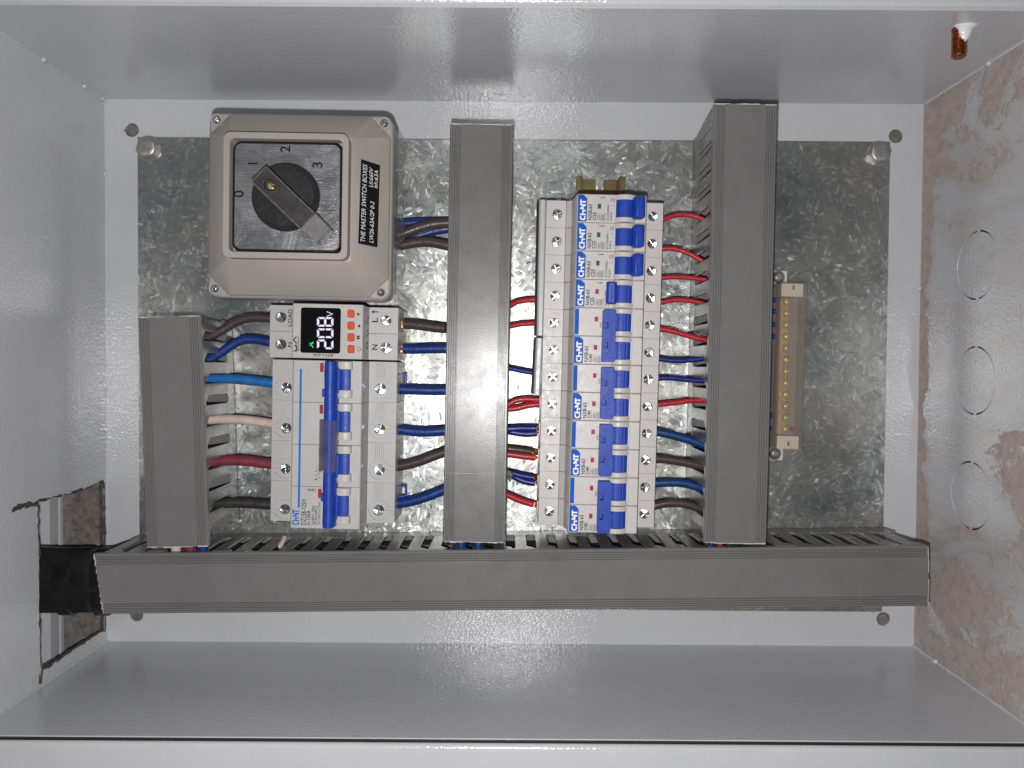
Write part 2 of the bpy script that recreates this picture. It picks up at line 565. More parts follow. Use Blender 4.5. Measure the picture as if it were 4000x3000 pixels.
def band(pts, w):
    """closed outline of a stroke of width w along pts"""
    P = [Vector(p) for p in pts]
    L, R_ = [], []
    for i, p in enumerate(P):
        a = P[max(i - 1, 0)]
        b = P[min(i + 1, len(P) - 1)]
        d1 = (p - a).normalized() if i else (b - p).normalized()
        d2 = (b - p).normalized() if i < len(P) - 1 else d1
        nrm = Vector((-d1.y, d1.x)) + Vector((-d2.y, d2.x))
        k = (w / 2) / max(0.35, 1 + d1.dot(d2)) 
        L.append(tuple(p + nrm * k))
        R_.append(tuple(p - nrm * k))
    return L + R_[::-1]

def smooth_path(pts, per=6):
    P = [Vector(p) for p in pts]
    if len(P) < 3:
        return P
    out = []
    for i in range(len(P) - 1):
        p0, p1, p2, p3 = P[max(i - 1, 0)], P[i], P[i + 1], P[min(i + 2, len(P) - 1)]
        for k in range(per):
            t = k / per
            out.append(0.5 * ((2 * p1) + (p2 - p0) * t + (2 * p0 - 5 * p1 + 4 * p2 - p3) * t * t + (3 * p1 - p0 - 3 * p2 + p3) * t ** 3))
    out.append(P[-1])
    return out

# ------------------------------------------------------------------ things
def tag(o, label, cat, group=None):
    o['label'] = label
    o['category'] = cat
    if group:
        o['group'] = group
    return o

def thing(name, label, cat, loc, rz=0.0, group=None, local=True):
    """Empty at the base of a thing; local=True: parts are written about x=y=0 at their real height"""
    o = bpy.data.objects.new(name, None)
    o.empty_display_size = 0.01
    COL.objects.link(o)
    o.location = Vector(loc) * U
    o.rotation_euler = (0, 0, rz)
    tag(o, label, cat, group)
    ORI[o] = (0, 0, loc[2]) if local else tuple(loc)
    return o

def localizer(loc, rz):
    c, s = math.cos(-rz), math.sin(-rz)
    def f(p):
        x, y = p[0] - loc[0], p[1] - loc[1]
        return (c * x - s * y, s * x + c * y)
    return f

def copy_tree(o, parent=None):
    c = o.copy()
    COL.objects.link(c)
    c.parent = parent
    for ch in o.children:
        copy_tree(ch, c)
    return c

# ------------------------------------------------------------------ print
FONT_CACHE = {}
def glyphs(s, bold=0.0, shear=0.0):
    key = (s, bold, shear)
    if key not in FONT_CACHE:
        cu = bpy.data.curves.new('print', 'FONT')
        cu.body = s
        cu.size = 1.0
        cu.resolution_u = 3
        cu.offset = bold
        cu.shear = shear
        ob = bpy.data.objects.new('print', cu)
        COL.objects.link(ob)
        dg = bpy.context.evaluated_depsgraph_get()
        me = bpy.data.meshes.new_from_object(ob.evaluated_get(dg))
        vs_ = [(v.co.x, v.co.y) for v in me.vertices]
        fs = [tuple(p.vertices) for p in me.polygons]
        bpy.data.objects.remove(ob)
        bpy.data.meshes.remove(me)
        FONT_CACHE[key] = (vs_, fs)
    return FONT_CACHE[key]

def text_mb(mb, s, x, y, z, h, length=None, rot=90, bold=0.0, shear=0.0, zfun=None):
    """flat print: starts at (x, y), capitals h tall, runs along rot degrees, fitted to length"""
    vs_, fs = glyphs(s, bold, shear)
    x0 = min(p[0] for p in vs_)
    x1 = max(p[0] for p in vs_)
    k = h / 0.70
    kx = k if length is None else length / (x1 - x0)
    c, sn = math.cos(math.radians(rot)), math.sin(math.radians(rot))
    out = []
    for px, py in vs_:
        a, b = (px - x0) * kx, py * k
        X, Y = x + a * c - b * sn, y + a * sn + b * c
        out.append((X, Y, zfun(X, Y) if zfun else z))
    mb.add(out, fs)
    return mb

LOGO = [[(.62, .88), (.24, .88), (.10, .74), (.10, .26), (.24, .12), (.62, .12)],
        [(.84, 0), (.84, 1)], [(.95, .50), (1.29, .50)], [(1.40, 0), (1.40, .62)],
        [(1.74, .30), (1.74, 1.0)], [(1.74, .88), (2.28, .12)], [(2.28, 0), (2.28, 1)],
        [(2.40, .89), (3.08, .89)], [(2.74, .80), (2.74, 0)]]
def logo_mb(mb, x, y, z, h, length, rot=90, w=0.22):
    c, sn = math.cos(math.radians(rot)), math.sin(math.radians(rot))
    for i, st in enumerate(LOGO):
        P = band(st, w)
        if area(P) < 0:
            P = P[::-1]
        zz = z + 0.012 * i
        out = []
        for px, py in P:
            a, b = px / 3.1 * length, py * h
            out.append((x + a * c - b * sn, y + a * sn + b * c, zz))
        mb.add(out, [tuple(range(len(out)))] if len(st) == 2 else [(i2, i2 + 1, len(out) - 2 - i2, len(out) - 1 - i2) for i2 in range(len(st) - 1)])
    return mb

def flat_poly(mb, poly, z):
    if area(poly) < 0:
        poly = poly[::-1]
    mb.add([(x, y, z) for x, y in poly], [tuple(range(len(poly)))])
    return mb

# ------------------------------------------------------------------ screws
def screw(parent, x, y, z, r, ang, name='terminal_screw', mat='screw_steel', slot=0.62):
    """pan head with a cross recess and a longer slot: four raised quarters on a disc"""
    mb = MB()
    mb.cyl(x, y, z - 2.5, z - 0.9, r, 20)
    mb.cyl(x, y, z - 0.9, z - 0.75, r * 0.98, 20)
    g = r * 0.13
    for q in range(4):
        P = [(g, g)]
        for k in range(5):
            a = math.radians(9 + 72 * k / 4)
            P.append((r * math.cos(a), r * math.sin(a)))
        P[1] = (math.sqrt(r * r - g * g), g)
        P[-1] = (g, math.sqrt(r * r - g * g))
        rot = ang + q * PI / 2
        c, s = math.cos(rot), math.sin(rot)
        tl = 0.10 * r * (1 if q % 2 else -0.6)
        Q = [(x + c * a - s * b, y + s * a + c * b) for a, b in P]
        Qi = [(x + (c * a - s * b) * 0.90, y + (s * a + c * b) * 0.90) for a, b in P]
        mb.loft([[(a, b, z - 0.75) for a, b in Q], [(a, b, z - 0.25) for a, b in Q],
                 [(a, b, z + tl * (1 - 2 * (i in (0, 1, 2)))) for i, (a, b) in enumerate(Qi)]])
    return mb.build(name, mat, parent, smooth=25)

# ================================================================== the wall behind
def structure(mb, name, mat):
    o = mb.build(name, mat)
    o['kind'] = 'structure'
    return o
structure(MB().box(-303, 430, -330, 330, -40, -2.4).box(-520, 430, -330, 330, -60, -40.5), 'plaster_wall', 'plaster')  # lower slab: backing added so the gaps stay dark
structure(MB().box(-333.6, -306.5, -330, 330, -40, -2.0), 'recess_render', 'plaster')
structure(MB().box(-520, -341, -330, 330, -40, 2), 'panel_surround', 'paint')
structure(MB().box(-335.4, -333.9, -330, 330, -40, 1), 'panel_trim', 'paint')

# ================================================================== enclosure
enc = thing('metal_enclosure', 'light grey painted steel enclosure box, mud-splashed inside on its right wall', 'enclosure', (0, 0, 0))
HOLES = [(-279.8, 177.7), (279.9, 176.7), (277.0, -179.6), (-278.2, -180.0)]
def ragged(cx, cy, r, nick):
    P = []
    for a in angs(28):
        rr = r * (1 + random.uniform(-0.02, 0.02)) + (1.3 if abs(a - nick) < 0.14 else 0)
        P.append((cx + rr * math.cos(a), cy + rr * math.sin(a)))
    return P
MB().plate([(-300, -200), (300, -200), (300, 200), (-300, 200)],
           [ragged(x, y, 5.1, n) for (x, y), n in zip(HOLES, (3.1, 9, 9, 3.0))], -1.5, 0).build('back_wall', 'paint', enc)
MB().box(-301.5, 301.5, 200, 201.5, -1.5, 150).build('side_wall', 'paint', enc)
MB().box(-301.5, 301.5, -200.7, -200, -1.5, 147.8).build('side_wall', 'paint', enc)
# left wall with the sawn cable opening (outline in y/z), saw overruns at two corners
OPEN = [(-81.5, 3.0), (-79.6, 5.5), (-81.0, 20), (-81.4, 50), (-80.8, 83), (-80.2, 108.5), (-82.2, 109), (-83.0, 84),
        (-95, 83.2), (-120, 82.6), (-150, 83.0), (-175, 82.2), (-188, 82.4), (-197.5, 83.2), (-197.8, 80.4), (-190.5, 79.4),
        (-190.2, 60), (-189.4, 30), (-189.6, 8), (-191.5, 2.6), (-188.5, 1.6), (-150, 2.2), (-120, 1.8)]
def jag(P, step=4, amp=0.6):
    out = []
    for i in range(len(P)):
        a, b = Vector(P[i]), Vector(P[(i + 1) % len(P)])
        n = max(1, int((b - a).length / step))
        for k in range(n):
            p = a.lerp(b, k / n)
            out.append((p.x + random.uniform(-amp, amp), p.y + random.uniform(-amp, amp)))
    return out
OPJ = jag(OPEN)
MB().plate([(-200, 0), (200, 0), (200, 150), (-200, 150)], [OPJ], 0, 1.5, lambda a, b, c: (-300 - c, a, b)).build('side_wall', 'paint', enc)
# raw burr round the sawn opening
burr = MB()
for i in range(len(OPJ)):
    a, b = OPJ[i], OPJ[(i + 1) % len(OPJ)]
    r = random.uniform(0.5, 1.35)
    burr.tube([(-300.6, a[0], a[1]), (-300.6, b[0], b[1])], r, 6)
burr.build('sawn_edge', 'raw_edge', enc)
# right wall and its three knock-outs
KO = [(73.7, 69.6), (-0.9, 69.6), (-76.0, 67.6)]
MB().plate([(-200, 0), (200, 0), (200, 150), (-200, 150)], [circle(y, z, 22.4, 48) for y, z in KO], 0, 1.5,
           lambda a, b, c: (300 + c, a, b)).build('side_wall', 'mud_paint', enc)
for y, z in KO:
    mb = MB().plate(circle(y, z, 21.3, 48), [], 0.1, 1.4, lambda a, b, c: (300 + c, a, b))
    for a in (0.0, PI / 2, -PI / 2, PI):
        ca, sa = math.cos(a + PI / 2), math.sin(a + PI / 2)
        ry, rz = 21.85 * ca, 21.85 * sa
        w = 7.5 if abs(sa) > 0.5 else 0.8
        ty, tz = -sa, ca
        P = [(y + ry + ca * q + ty * p, z + rz + sa * q + tz * p) for p, q in ((-w, -0.8), (w, -0.8), (w, 0.8), (-w, 0.8))]
        mb.plate(P, [], 0.25, 1.3, lambda a_, b_, c_: (300 + c_, a_, b_))
    mb.build('knockout', 'mud_paint', enc)
# front flange: turned outward, a narrow gap runs along its foot
fl_top = MB().profx([(201.5, 140), (201.5, 149.0), (202.6, 150.6), (204.5, 151.2), (226, 151.2), (226, 149.4), (203.4, 149.4), (202.6, 140)], -330, 330)
fl_top.build('flange', 'paint', enc, smooth=50)
fl_bot = MB().profx([(-202.1, 140), (-202.1, 149.4), (-202.9, 150.8), (-204.4, 151.4), (-232, 151.4), (-232, 149.6), (-203.6, 149.6), (-203.6, 140)], -330, 330)
MB().box(-330, 330, -202.05, -200.75, 147.0, 149.0).build('dark_gap_strip', 'rubber_gap_black', enc)  # black strip added: the gap's shade is put into its colour
fl_bot.build('flange', 'paint', enc, smooth=50)
for s in (-1, 1):
    MB().box(*((301.5, 328) if s > 0 else (-328, -301.5)), -226, 226, 149.6, 151.3).build('flange', 'paint', enc)
# folded seams: thin weld fillet in each depth corner and spot beads
for sx, sy in ((-1, 1), (1, 1), (-1, -1), (1, -1)):
    MB().tube([(sx * 299.7, sy * 199.7, z) for z in range(0, 151, 10)], [0.9 + random.uniform(-0.3, 0.3) for _ in range(16)], 8).build('weld_seam', 'paint', enc, smooth=80)
for sx, sy, zs in ((-1, 1, (3, 27, 74)), (1, 1, (78,)), (1, -1, (30,))):
    for z in zs:
        MB().blob((sx * 299.7, sy * 199.7, z), 2.1, 2.1, 2.8, jit=0.35).build('weld_bead', 'paint', enc, smooth=80)
for sx, ys in ((-1, (146,)), (1, (66,))):
    for y in ys:
        MB().blob((sx * 299.6, y, 0.3), 1.4, 2.4, 1.2, jit=0.3).build('weld_bead', 'paint', enc, smooth=80)
# earthing stud on the upper wall, half painted over
sx, sz = 253.0, 127.5
prof = [(4.0, 201.5), (4.0, 198)]
y = 198.0
while y > 185.6:
    prof += [(4.0, y), (3.1, y - 0.6), (4.0, y - 1.2)]
    y -= 1.45
prof += [(3.9, 184.2), (2.9, 183.4)]
mb = MB()
mb.loft([[(sx + r * math.cos(a), yy, sz + r * math.sin(a)) for a in angs(18)] for r, yy in prof])
stud = mb.build('earth_stud', 'old_copper', enc, smooth=30)
mb = MB()
mb.loft([[(sx + 1.9 + rx * math.cos(a) * (1 + 0.22 * math.sin(3 * a)), yy + 1.1 * math.sin(2 * a + 1) * (yy < 199.8), sz + 2.2 + rx * 0.8 * math.sin(a)) for a in angs(18)]
         for rx, yy in ((7.6, 200.2), (6.2, 199.4), (4.0, 198.0), (3.3, 195.8), (3.1, 194.0), (1.6, 192.6))])
mb.build('paint_blob', 'wet_paint', stud, smooth=80)

# ================================================================== mounting plate
ZP = 12.0
pl = thing('mounting_plate', 'bare galvanised steel mounting plate with crystal spangle behind all the devices', 'plate', (0, -1, 0))
pl.location = (0, 0, 2.4 * U)
ORI[pl] = (0, 0, 2.4)
MB().box(-270, 270, -170.5, 168.7, 10.5, ZP).build('sheet', 'galvanised', pl)
for x, y, tilt in ((-261.5, 160.6, 0.25), (261.0, 160.0, 1.2), (261.5, -161.5, 0.6), (-261.5, -161.5, 0.1)):
    mb = MB().cyl(x, y, 0, 12.6, 5.4, 16)
    mb.cyl(x, y, ZP, 13.4, 8.8, 24)
    mb.prism([(x + 8.1 * math.cos(a + tilt), y + 8.1 * math.sin(a + tilt)) for a in angs(6)], 13.4, 17.4, 0.8)
    mb.lathe(x, y, [(6.4, 17.4), (6.3, 17.8), (5.6, 18.2), (3.0, 18.4)], 18)
    mb.build('hex_bolt', 'bolt_zinc', pl, smooth=40)

# ================================================================== wiring ducts
PITCH = 14.2
def finger_mesh(side, x0):
    h = side * 19.4
    x_in, x_out = (h - side * 1.9, h)
    return MB().profx([(-4.0, 28), (4.0, 28), (4.0, 69.4), (-8.5, 69.4), (-8.5, 64.5), (-7.4, 63.0), (-4.0, 60)], min(x_in, x_out), max(x_in, x_out))

def duct(label, P0, P1, vis, slot_at, top_cut=0.0, skew0=0.0, skew1=0.0, gone=(), cw=40.6):
    P0, P1 = Vector(P0), Vector(P1)
    d = P1 - P0
    L = d.length
    rz = math.atan2(d.y, d.x) - PI / 2
    t = thing('wiring_duct', label, 'cable duct', (P0.x, P0.y, ZP), rz, 'grey slotted cable ducts')
    loc = localizer((P0.x, P0.y), rz)
    ph = loc(slot_at)[1] % PITCH               # slots at ph + k*PITCH
    # channel: floor and the two scalloped foot strips
    mb = MB().box(-19.4, 19.4, 0.3, L - top_cut, ZP + 0.3, ZP + 1.8)
    for s in (-1, 1):
        poly = [(0.3, ZP + 0.3), (L - top_cut, ZP + 0.3), (L - top_cut, 28)]
        k = math.floor((L - top_cut - ph) / PITCH)
        while True:
            c = ph + k * PITCH
            if c < 4.0:
                break
            if c < L - top_cut - 3.4:
                for q in range(9):
                    a = PI * q / 8
                    poly.append((c + 3.1 * math.cos(a), 28 - 3.1 * math.sin(a)))
            k -= 1
        poly.append((0.3, 28))
        x0 = s * 19.4
        x1 = x0 - s * 1.9
        mb.plate(poly, [], min(x0, x1), max(x0, x1), lambda a, b, c: (c, a, b))
    if top_cut:                                # the sawn end keeps a slanting web of wall
        yl = ph + math.floor((L - top_cut - 4.5 - ph) / PITCH - 0.5) * PITCH + PITCH / 2 + 4.0
        x0 = vis * 19.3
        x1 = x0 - vis * 1.3
        mb.plate([(yl, ZP + 0.4), (L - top_cut - 1, ZP + 0.4), (L - top_cut + 1.5, 30), (L - 1.2, 56), (L - 0.6, 69), (yl, 69)], [], min(x0, x1), max(x0, x1), lambda a, b, c: (c, a, b))
    mb.build('channel', 'pvc', t, smooth=20)
    # fingers: those on the side that shows are single pieces, the far side is one slotted wall
    proto = None
    ks = [k for k in range(-1, 60) if ph + k * PITCH + PITCH / 2 > 5 and ph + k * PITCH + PITCH / 2 < L - top_cut - 4.5]
    far = MB()
    for k in ks:
        y = ph + (k + 0.5) * PITCH
        f = finger_mesh(-vis, 0)
        far.add([(a, b + y, c) for a, b, c in f.v], f.f)
        if k in gone:
            continue
        if proto is None:
            proto = finger_mesh(vis, 0).build('finger', 'pvc', t, bev=0.45, smooth=0)
            o = proto
        else:
            o = proto.copy()
            COL.objects.link(o)
        o.location = (random.uniform(-0.3, 0.3) * U, y * U, 0)
        o.rotation_euler = (0, random.uniform(-0.012, 0.012), 0)
    far.build('slotted_wall', 'pvc', t, smooth=0)
    # cover: ribbed along both edges
    h = cw / 2
    top = 72.0
    prof = [(-h, 68.2), (-h, top - 0.7), (-h + 0.7, top)]
    x = -h + 1.6
    for q in range(4):
        prof += [(x, top), (x + 0.3, top - 0.9), (x + 0.75, top - 0.9), (x + 1.0, top)]
        x += 1.5
    right = [(-a, b) for a, b in prof][::-1]
    inner = [(h - 0.9, 68.2), (h - 0.9, top - 1.7), (-h + 0.9, top - 1.7), (-h + 0.9, 68.2)]
    P = prof + right + inner
    if area(P) < 0:
        P = P[::-1]
    loops = []
    ys = [0, 0.15] + [L * q / 24 for q in range(1, 24)] + [L - 0.15, L]
    bow = random.uniform(-0.3, 0.3)
    for i, y in enumerate(ys):
        lo = []
        for a, b in P:
            j = random.uniform(-0.28, 0.28) if i in (0, len(ys) - 1) else 0
            sk = skew0 * a / h * max(0, 1 - y / 6) + skew1 * a / h * max(0, 1 - (L - y) / 6)
            lo.append((a + bow * math.sin(PI * y / L), y + j + sk, b + 0.25 * math.sin(PI * y / L * 2)))
        loops.append(lo)
    mb = MB().loft(loops[::-1])
    cov = mb.build('cover', 'pvc', t, smooth=25)
    for y, sg, sk in ((0, -1, skew0), (L, 1, skew1)):
        mb = MB()
        x = -h + 0.3
        while x < h - 2:
            w = random.uniform(2, 5)
            w = min(w, h - 0.3 - x)
            yy = y + sk * (x + w / 2) / h
            e = random.uniform(0.15, 0.75)
            mb.box(x, x + w, *sorted((yy - sg * 0.3, yy + sg * e)), top - 1.5, top - random.uniform(0.1, 0.4))
            x += w
        mb.build('cut_edge', 'pvc_cut', cov, smooth=0)
    return t

cr_r = crop(2550, 350, 2.074)
cr_4 = crop(500, 1150, 1.659)
cr_5 = crop(1000, 1350, 2.074)
cr_3 = crop(900, 1100, 2.765)
cr_2 = crop(700, 380, 1.952)
cr_6 = crop(2000, 650, 2.765)
cr_7 = crop(2000, 1150, 2.765)
cr_8 = crop(1950, 1600, 2.765)
cr_9 = crop(2550, 1000, 1.3825)
duct('grey slotted cable duct standing upright between the breakers and the brass terminal bar', (145.4, -107.3), (148.6, 175.0), -1, cr_r(358, 728, 26), top_cut=6)
duct('grey slotted cable duct standing upright in the middle, between switch and breakers', (-24.0, -107.8), (-20.5, 161.2), 1, (-22, 20, 0))
duct('short grey slotted cable duct standing upright left of the large main breaker', (-216.6, -112.0), (-221.5, 36.8), 1, cr_4(570, 678, 40), gone=(10,))
duct('long grey slotted cable duct lying along the bottom edge, black cables entering its left end', (271.3, -128.0), (-268.0, -136.8), 1, cr_5(1410, 1497, 26), skew1=2.6, cw=39.6)

# ================================================================== rotary switch box
SW = (-134.6, 106.4)
SRZ = math.radians(-0.7)
sw = thing('rotary_switch', 'beige square rotary switch box with dark turning handle and numbered dial', 'switch', (*SW, ZP), SRZ)
LS = localizer(SW, SRZ)
def l2(x, y, z):
    return LS(cr_2(x, y, z))
MB().prism(rrect(-47, 46, -50, 50, 4), ZP + 0.2, 64).build('base_box', 'beige', sw)
H = 58.3
mb = MB().loft([[(x, y, z) for x, y in rrect(-H + i, H - i, -H + i, H - i, 7 - i * 0.6, 6)] for i, z in ((0.6, 62), (0.0, 64), (0.0, 77.6), (0.4, 79.6), (1.4, 80.8), (2.6, 81.0))])
def octa(a, c):
    return [(a, -a + c), (a, a - c), (a - c, a), (-a + c, a), (-a, a - c), (-a, -a + c), (-a + c, -a), (a - c, -a)]
SL0, SL1, SZ0, SZ1 = 56.8, 37.6, 80.6, 104.0
mb.loft([[(x, y, z) for x, y in octa(a, c)] for a, c, z in ((SL0, 12.5, 78), (SL0, 12.5, SZ0 + 1.2), (SL1, 1.2, SZ1), (SL1 - 0.6, 1.0, SZ1 + 0.3))])
mb.build('cover', 'beige', sw, bev=0.8, smooth=30)
mb = MB().plate(rrect(-37, 37, -37, 37, 4.2), [rrect(-33.4, 33.4, -33.4, 33.4, 3)], 103.4, 112.4)
fr = mb.build('window_frame', 'beige', sw, bev=0.7, smooth=30)
dial = MB().prism(rrect(-32.9, 32.9, -32.9, 32.9, 5.5), 102, 108.6, 0.8).build('dial_surround', 'black_rim', sw)
MB().prism(rrect(-31.3, 31.3, -31.3, 31.3, 4), 108.0, 109.1, 0.2).build('dial_plate', 'dial_metal', dial)
for s, (x, y) in (('0', (490, 762)), ('1', (598, 512)), ('2', (845, 420)), ('3', (1090, 537))):
    p = l2(x, y, 109.2)
    text_mb(MB(), s, p[0], p[1], 109.2, 5.9, None, 90, 0.012).build('dial_number', 'print_black', dial, smooth=0)
kc = l2(795, 748, 116)
mb = MB().lathe(kc[0], kc[1], [(20.2, 109.0), (20.2, 111.5), (19.6, 112.2), (18.6, 116.0), (17.8, 117.0)], 48)
knob = mb.build('knob_disc', 'dark_plastic', sw, smooth=30)
h0, h1 = Vector(l2(606, 584, 131)), Vector(l2(1090, 1047, 128))
hd = (h1 - h0).normalized()
hn = Vector((-hd.y, hd.x))
HL = (h1 - h0).length
def hp(a, b):
    p = h0 + hd * a + hn * b
    return (p.x, p.y)
hw = 6.3
mb = MB()
lo = [hp(0, -hw), hp(HL, -hw * 0.93), hp(HL, hw * 0.93), hp(0, hw)]
if area(lo) < 0:
    lo = lo[::-1]
cut = HL * 0.79
scr = Vector(l2(690, 668, 131)) - h0
sc_a, sc_b = scr.dot(hd), scr.dot(hn)
outline = [hp(0, -hw), hp(cut, -hw), hp(cut, hw), hp(0, hw)]
mb.prism([hp(0, -hw), hp(cut, -hw), hp(cut, hw), hp(0, hw)], 114, 128)
hole = circle(*hp(sc_a, sc_b), 3.4, 20)
mb.plate(outline, [hole], 128, 131.5)
han = mb.build('handle', 'handle_plastic', knob, bev=0.5, smooth=30)
mb = MB()
A = [hp(cut, -hw), hp(HL, -hw * 0.93), hp(HL, hw * 0.93), hp(cut, hw)]
za = [131.4, 124.0, 124.0, 131.4]
mb.loft([[(x, y, 114) for x, y in A], [(x, y, z) for (x, y), z in zip(A, za)]])
mb.build('handle_tip', 'handle_lighter', han, bev=0.4)
mb = MB()
for b in (-hw + 0.45, hw - 0.45):
    mb.prism([hp(0.4, b - 0.35), hp(cut, b - 0.35), hp(cut, b + 0.35), hp(0.4, b + 0.35)], 131.4, 132.0)
mb.prism([hp(0.1, -hw + 0.8), hp(0.8, -hw + 0.8), hp(0.8, hw - 0.8), hp(0.1, hw - 0.8)], 131.4, 132.0)
mb.build('handle_ridge', 'handle_edge', han)
screw(han, *hp(sc_a, sc_b), 128.9, 1.9, 0.4, 'handle_screw', 'brass')
for x, y, a in ((-52.8, 53.2, 0.3), (52.6, 53.0, 0.9), (52.0, -53.2, 0.5), (-53.0, -52.6, 1.2)):
    MB().plate(circle(x, y, 3.9, 20), [circle(x, y, 2.7, 18)], 80.9, 81.6).build('screw_seat', 'beige', sw)
    m2 = MB().lathe(x, y, [(2.6, 80), (2.55, 81.6), (2.1, 82.5), (1.0, 83.0), (0.7, 82.3)], 16)
    m2.build('corner_screw', 'screw_steel', sw, smooth=40)
# rating label on the right-hand slope
def slope_z(x, y):
    return SZ0 + 1.2 + (SL0 - x) * (SZ1 - SZ0 - 1.2) / (SL0 - SL1)
def on_slope(px, py):
    z = 90.0
    for _ in range(12):
        p = l2(px, py, z)
        z = slope_z(*p)
    return p
quad = [on_slope(*q) for q in ((1388, 472), (1532, 518), (1512, 1145), (1365, 1115))]
lab = MB()
lab.add([(x, y, slope_z(x, y) + 0.25) for x, y in quad], [(3, 2, 1, 0)])
lab.add([(x, y, slope_z(x, y) + 0.05) for x, y in quad], [(0, 1, 2, 3)])
lab_o = lab.build('rating_label', 'print_black', sw, smooth=0)
lt = MB()
for s, a, b, h in (('THE MASTER SWITCH BOXES', (1417, 1105), (1435, 516), 2.2), ('LW26-63A/2P 0-3', (1481, 1112), (1490, 800), 2.1),
                   ('Ui:660V', (1477, 688), (1480, 540), 2.0), ('Ith:63A', (1513, 697), (1519, 562), 2.0)):
    p, q = Vector(on_slope(*a)), Vector(on_slope(*b))
    d = q - p
    text_mb(lt, s, p.x, p.y, 0, h, d.length, math.degrees(math.atan2(d.y, d.x)), 0.0, 0.18, lambda X, Y: slope_z(X, Y) + 0.36)
lt.build('label_lettering', 'print_white', lab_o, smooth=0)

# ================================================================== helpers for DIN-rail devices
def terminal_cover(parent, x0, x1, y0, y1, z, holes, grooves=(), mat='shell_white', th=3.0):
    cuts = [circle(x, y, r, 22) for x, y, r in holes] + list(grooves)
    MB().plate(rrect(x0, x1, y0, y1, 0.35, 2), cuts, z - 0.9, z).build('terminal_cover', mat, parent, smooth=25)
    MB().plate(rrect(x0, x1, y0, y1, 0.3, 1), [circle(x, y, r, 22) for x, y, r in holes], z - th, z - 0.9).build('terminal_cover', mat, parent, smooth=25)

# ================================================================== voltage protector
VP = (-118.3, 28.2)
VRZ = math.radians(-1.0)
vp = thing('voltage_protector', 'two-module voltage protector with lit 208 volt display and four orange buttons', 'voltage protector', (*VP, ZP), VRZ)
LV = localizer(VP, VRZ)
def l3(x, y, z):
    return LV(cr_3(x, y, z))
Y0, Y1 = -17.6, 17.6
MB().prof([(-44.4, ZP + 0.3), (-44.4, 49), (-24.2, 49), (-24.1, 71), (-23.3, 72), (21.1, 72), (21.9, 71.3), (21.9, 49), (41.6, 49), (41.6, ZP + 0.3)], Y0, Y1).build('housing', 'shell_grey', vp, bev=0.35)
for px, pys in ((551, (384, 678)), (1683, (420, 715))):
    for k, py in enumerate(pys):
        x, y = l3(px, py, 51)
        ya, yb = ((0.15, Y1 - 0.1) if k == 0 else (Y0 + 0.1, -0.15))
        xs = (-44.3, -24.3) if x < 0 else (22.1, 41.5)
        terminal_cover(vp, *xs, ya, yb, 52, [(x, y, 3.7)], mat='shell_grey')
        screw(vp, x, y, 51.2, 3.25, random.uniform(0, 1.5))
a, b = l3(755, 768, 72), l3(1195, 288, 72)
scn = MB().prism(rrect(a[0], b[0], a[1], b[1], 1.6), 71.8, 72.25, 0.1).build('screen', 'screen_black', vp)
SEG = dict(a=[(.08, 1), (.92, 1), (.74, .86), (.26, .86)], d=[(.08, 0), (.26, .14), (.74, .14), (.92, 0)],
           f=[(0, .95), (0, .54), (.1, .51), (.2, .58), (.2, .83)], b=[(1, .95), (.8, .83), (.8, .58), (.9, .51), (1, .54)],
           e=[(0, .05), (.2, .17), (.2, .42), (.1, .49), (0, .46)], c=[(1, .05), (1, .46), (.9, .49), (.8, .42), (.8, .17)],
           g=[(.14, .50), (.27, .57), (.73, .57), (.86, .50), (.73, .43), (.27, .43)])
ZD = 72.42
for ch, yb, yt in (('2', 730, 626), ('0', 610, 506), ('8', 486, 384)):
    mb = MB()
    for s in {'2': 'abged', '0': 'abcdef', '8': 'abcdefg'}[ch]:
        P = [l3(1113 - v * 178, yb + (yt - yb) * u, ZD) for u, v in SEG[s]]
        P = [(p[0], p[1]) for p in P]
        c0 = (sum(p[0] for p in P) / len(P), sum(p[1] for p in P) / len(P))
        P = [(c0[0] + (p[0] - c0[0]) * 0.95, c0[1] + (p[1] - c0[1]) * 0.97) for p in P]
        flat_poly(mb, P, ZD)
    mb.build('digit', 'digit_glow', scn, smooth=0)
mb = MB()
flat_poly(mb, band([l3(1040, 376, ZD)[:2], l3(1103, 350, ZD)[:2], l3(1040, 324, ZD)[:2]], 0.42), ZD)
mb.build('unit_letter', 'digit_glow', scn, smooth=0)
mb = MB()
for i, st in enumerate(([(855, 668), (893, 660), (893, 648)], [(893, 662), (868, 684)], [(853, 690), (868, 684), (892, 702), (890, 716)])):
    flat_poly(mb, band([l3(x, y, ZD)[:2] for x, y in st], 0.5), ZD + i * 0.02)
mb.build('status_icon', 'icon_glow', scn, smooth=0)
a, b = l3(1243, 805, 72), l3(1347, 265, 72)
tray = MB().prism(rrect(a[0], b[0], a[1], b[1], 2.7), 71.8, 72.3, 0.15).build('button_pad', 'pad_grey', vp)
for y0, y1 in ((390, 302), (520, 432), (648, 558), (773, 685)):
    a, b = l3(1262, y0, 73), l3(1340, y1, 73)
    MB().prism(rrect(a[0], b[0], a[1], b[1], 1.3), 72.0, 73.5, 0.35).build('button', 'button_orange', tray, smooth=30)
pr_ = MB()
zt = 72.08
flat_poly(pr_, [l3(1370, 333, zt), l3(1370, 372, zt), l3(1402, 352, zt)], zt)
flat_poly(pr_, [l3(1402, 462, zt), l3(1402, 500, zt), l3(1368, 481, zt)], zt)
p = l3(1398, 622, zt)
text_mb(pr_, 'M', p[0], p[1], zt, 2.2, 2.2, 90, 0.03)
pc = l3(1386, 731, zt)
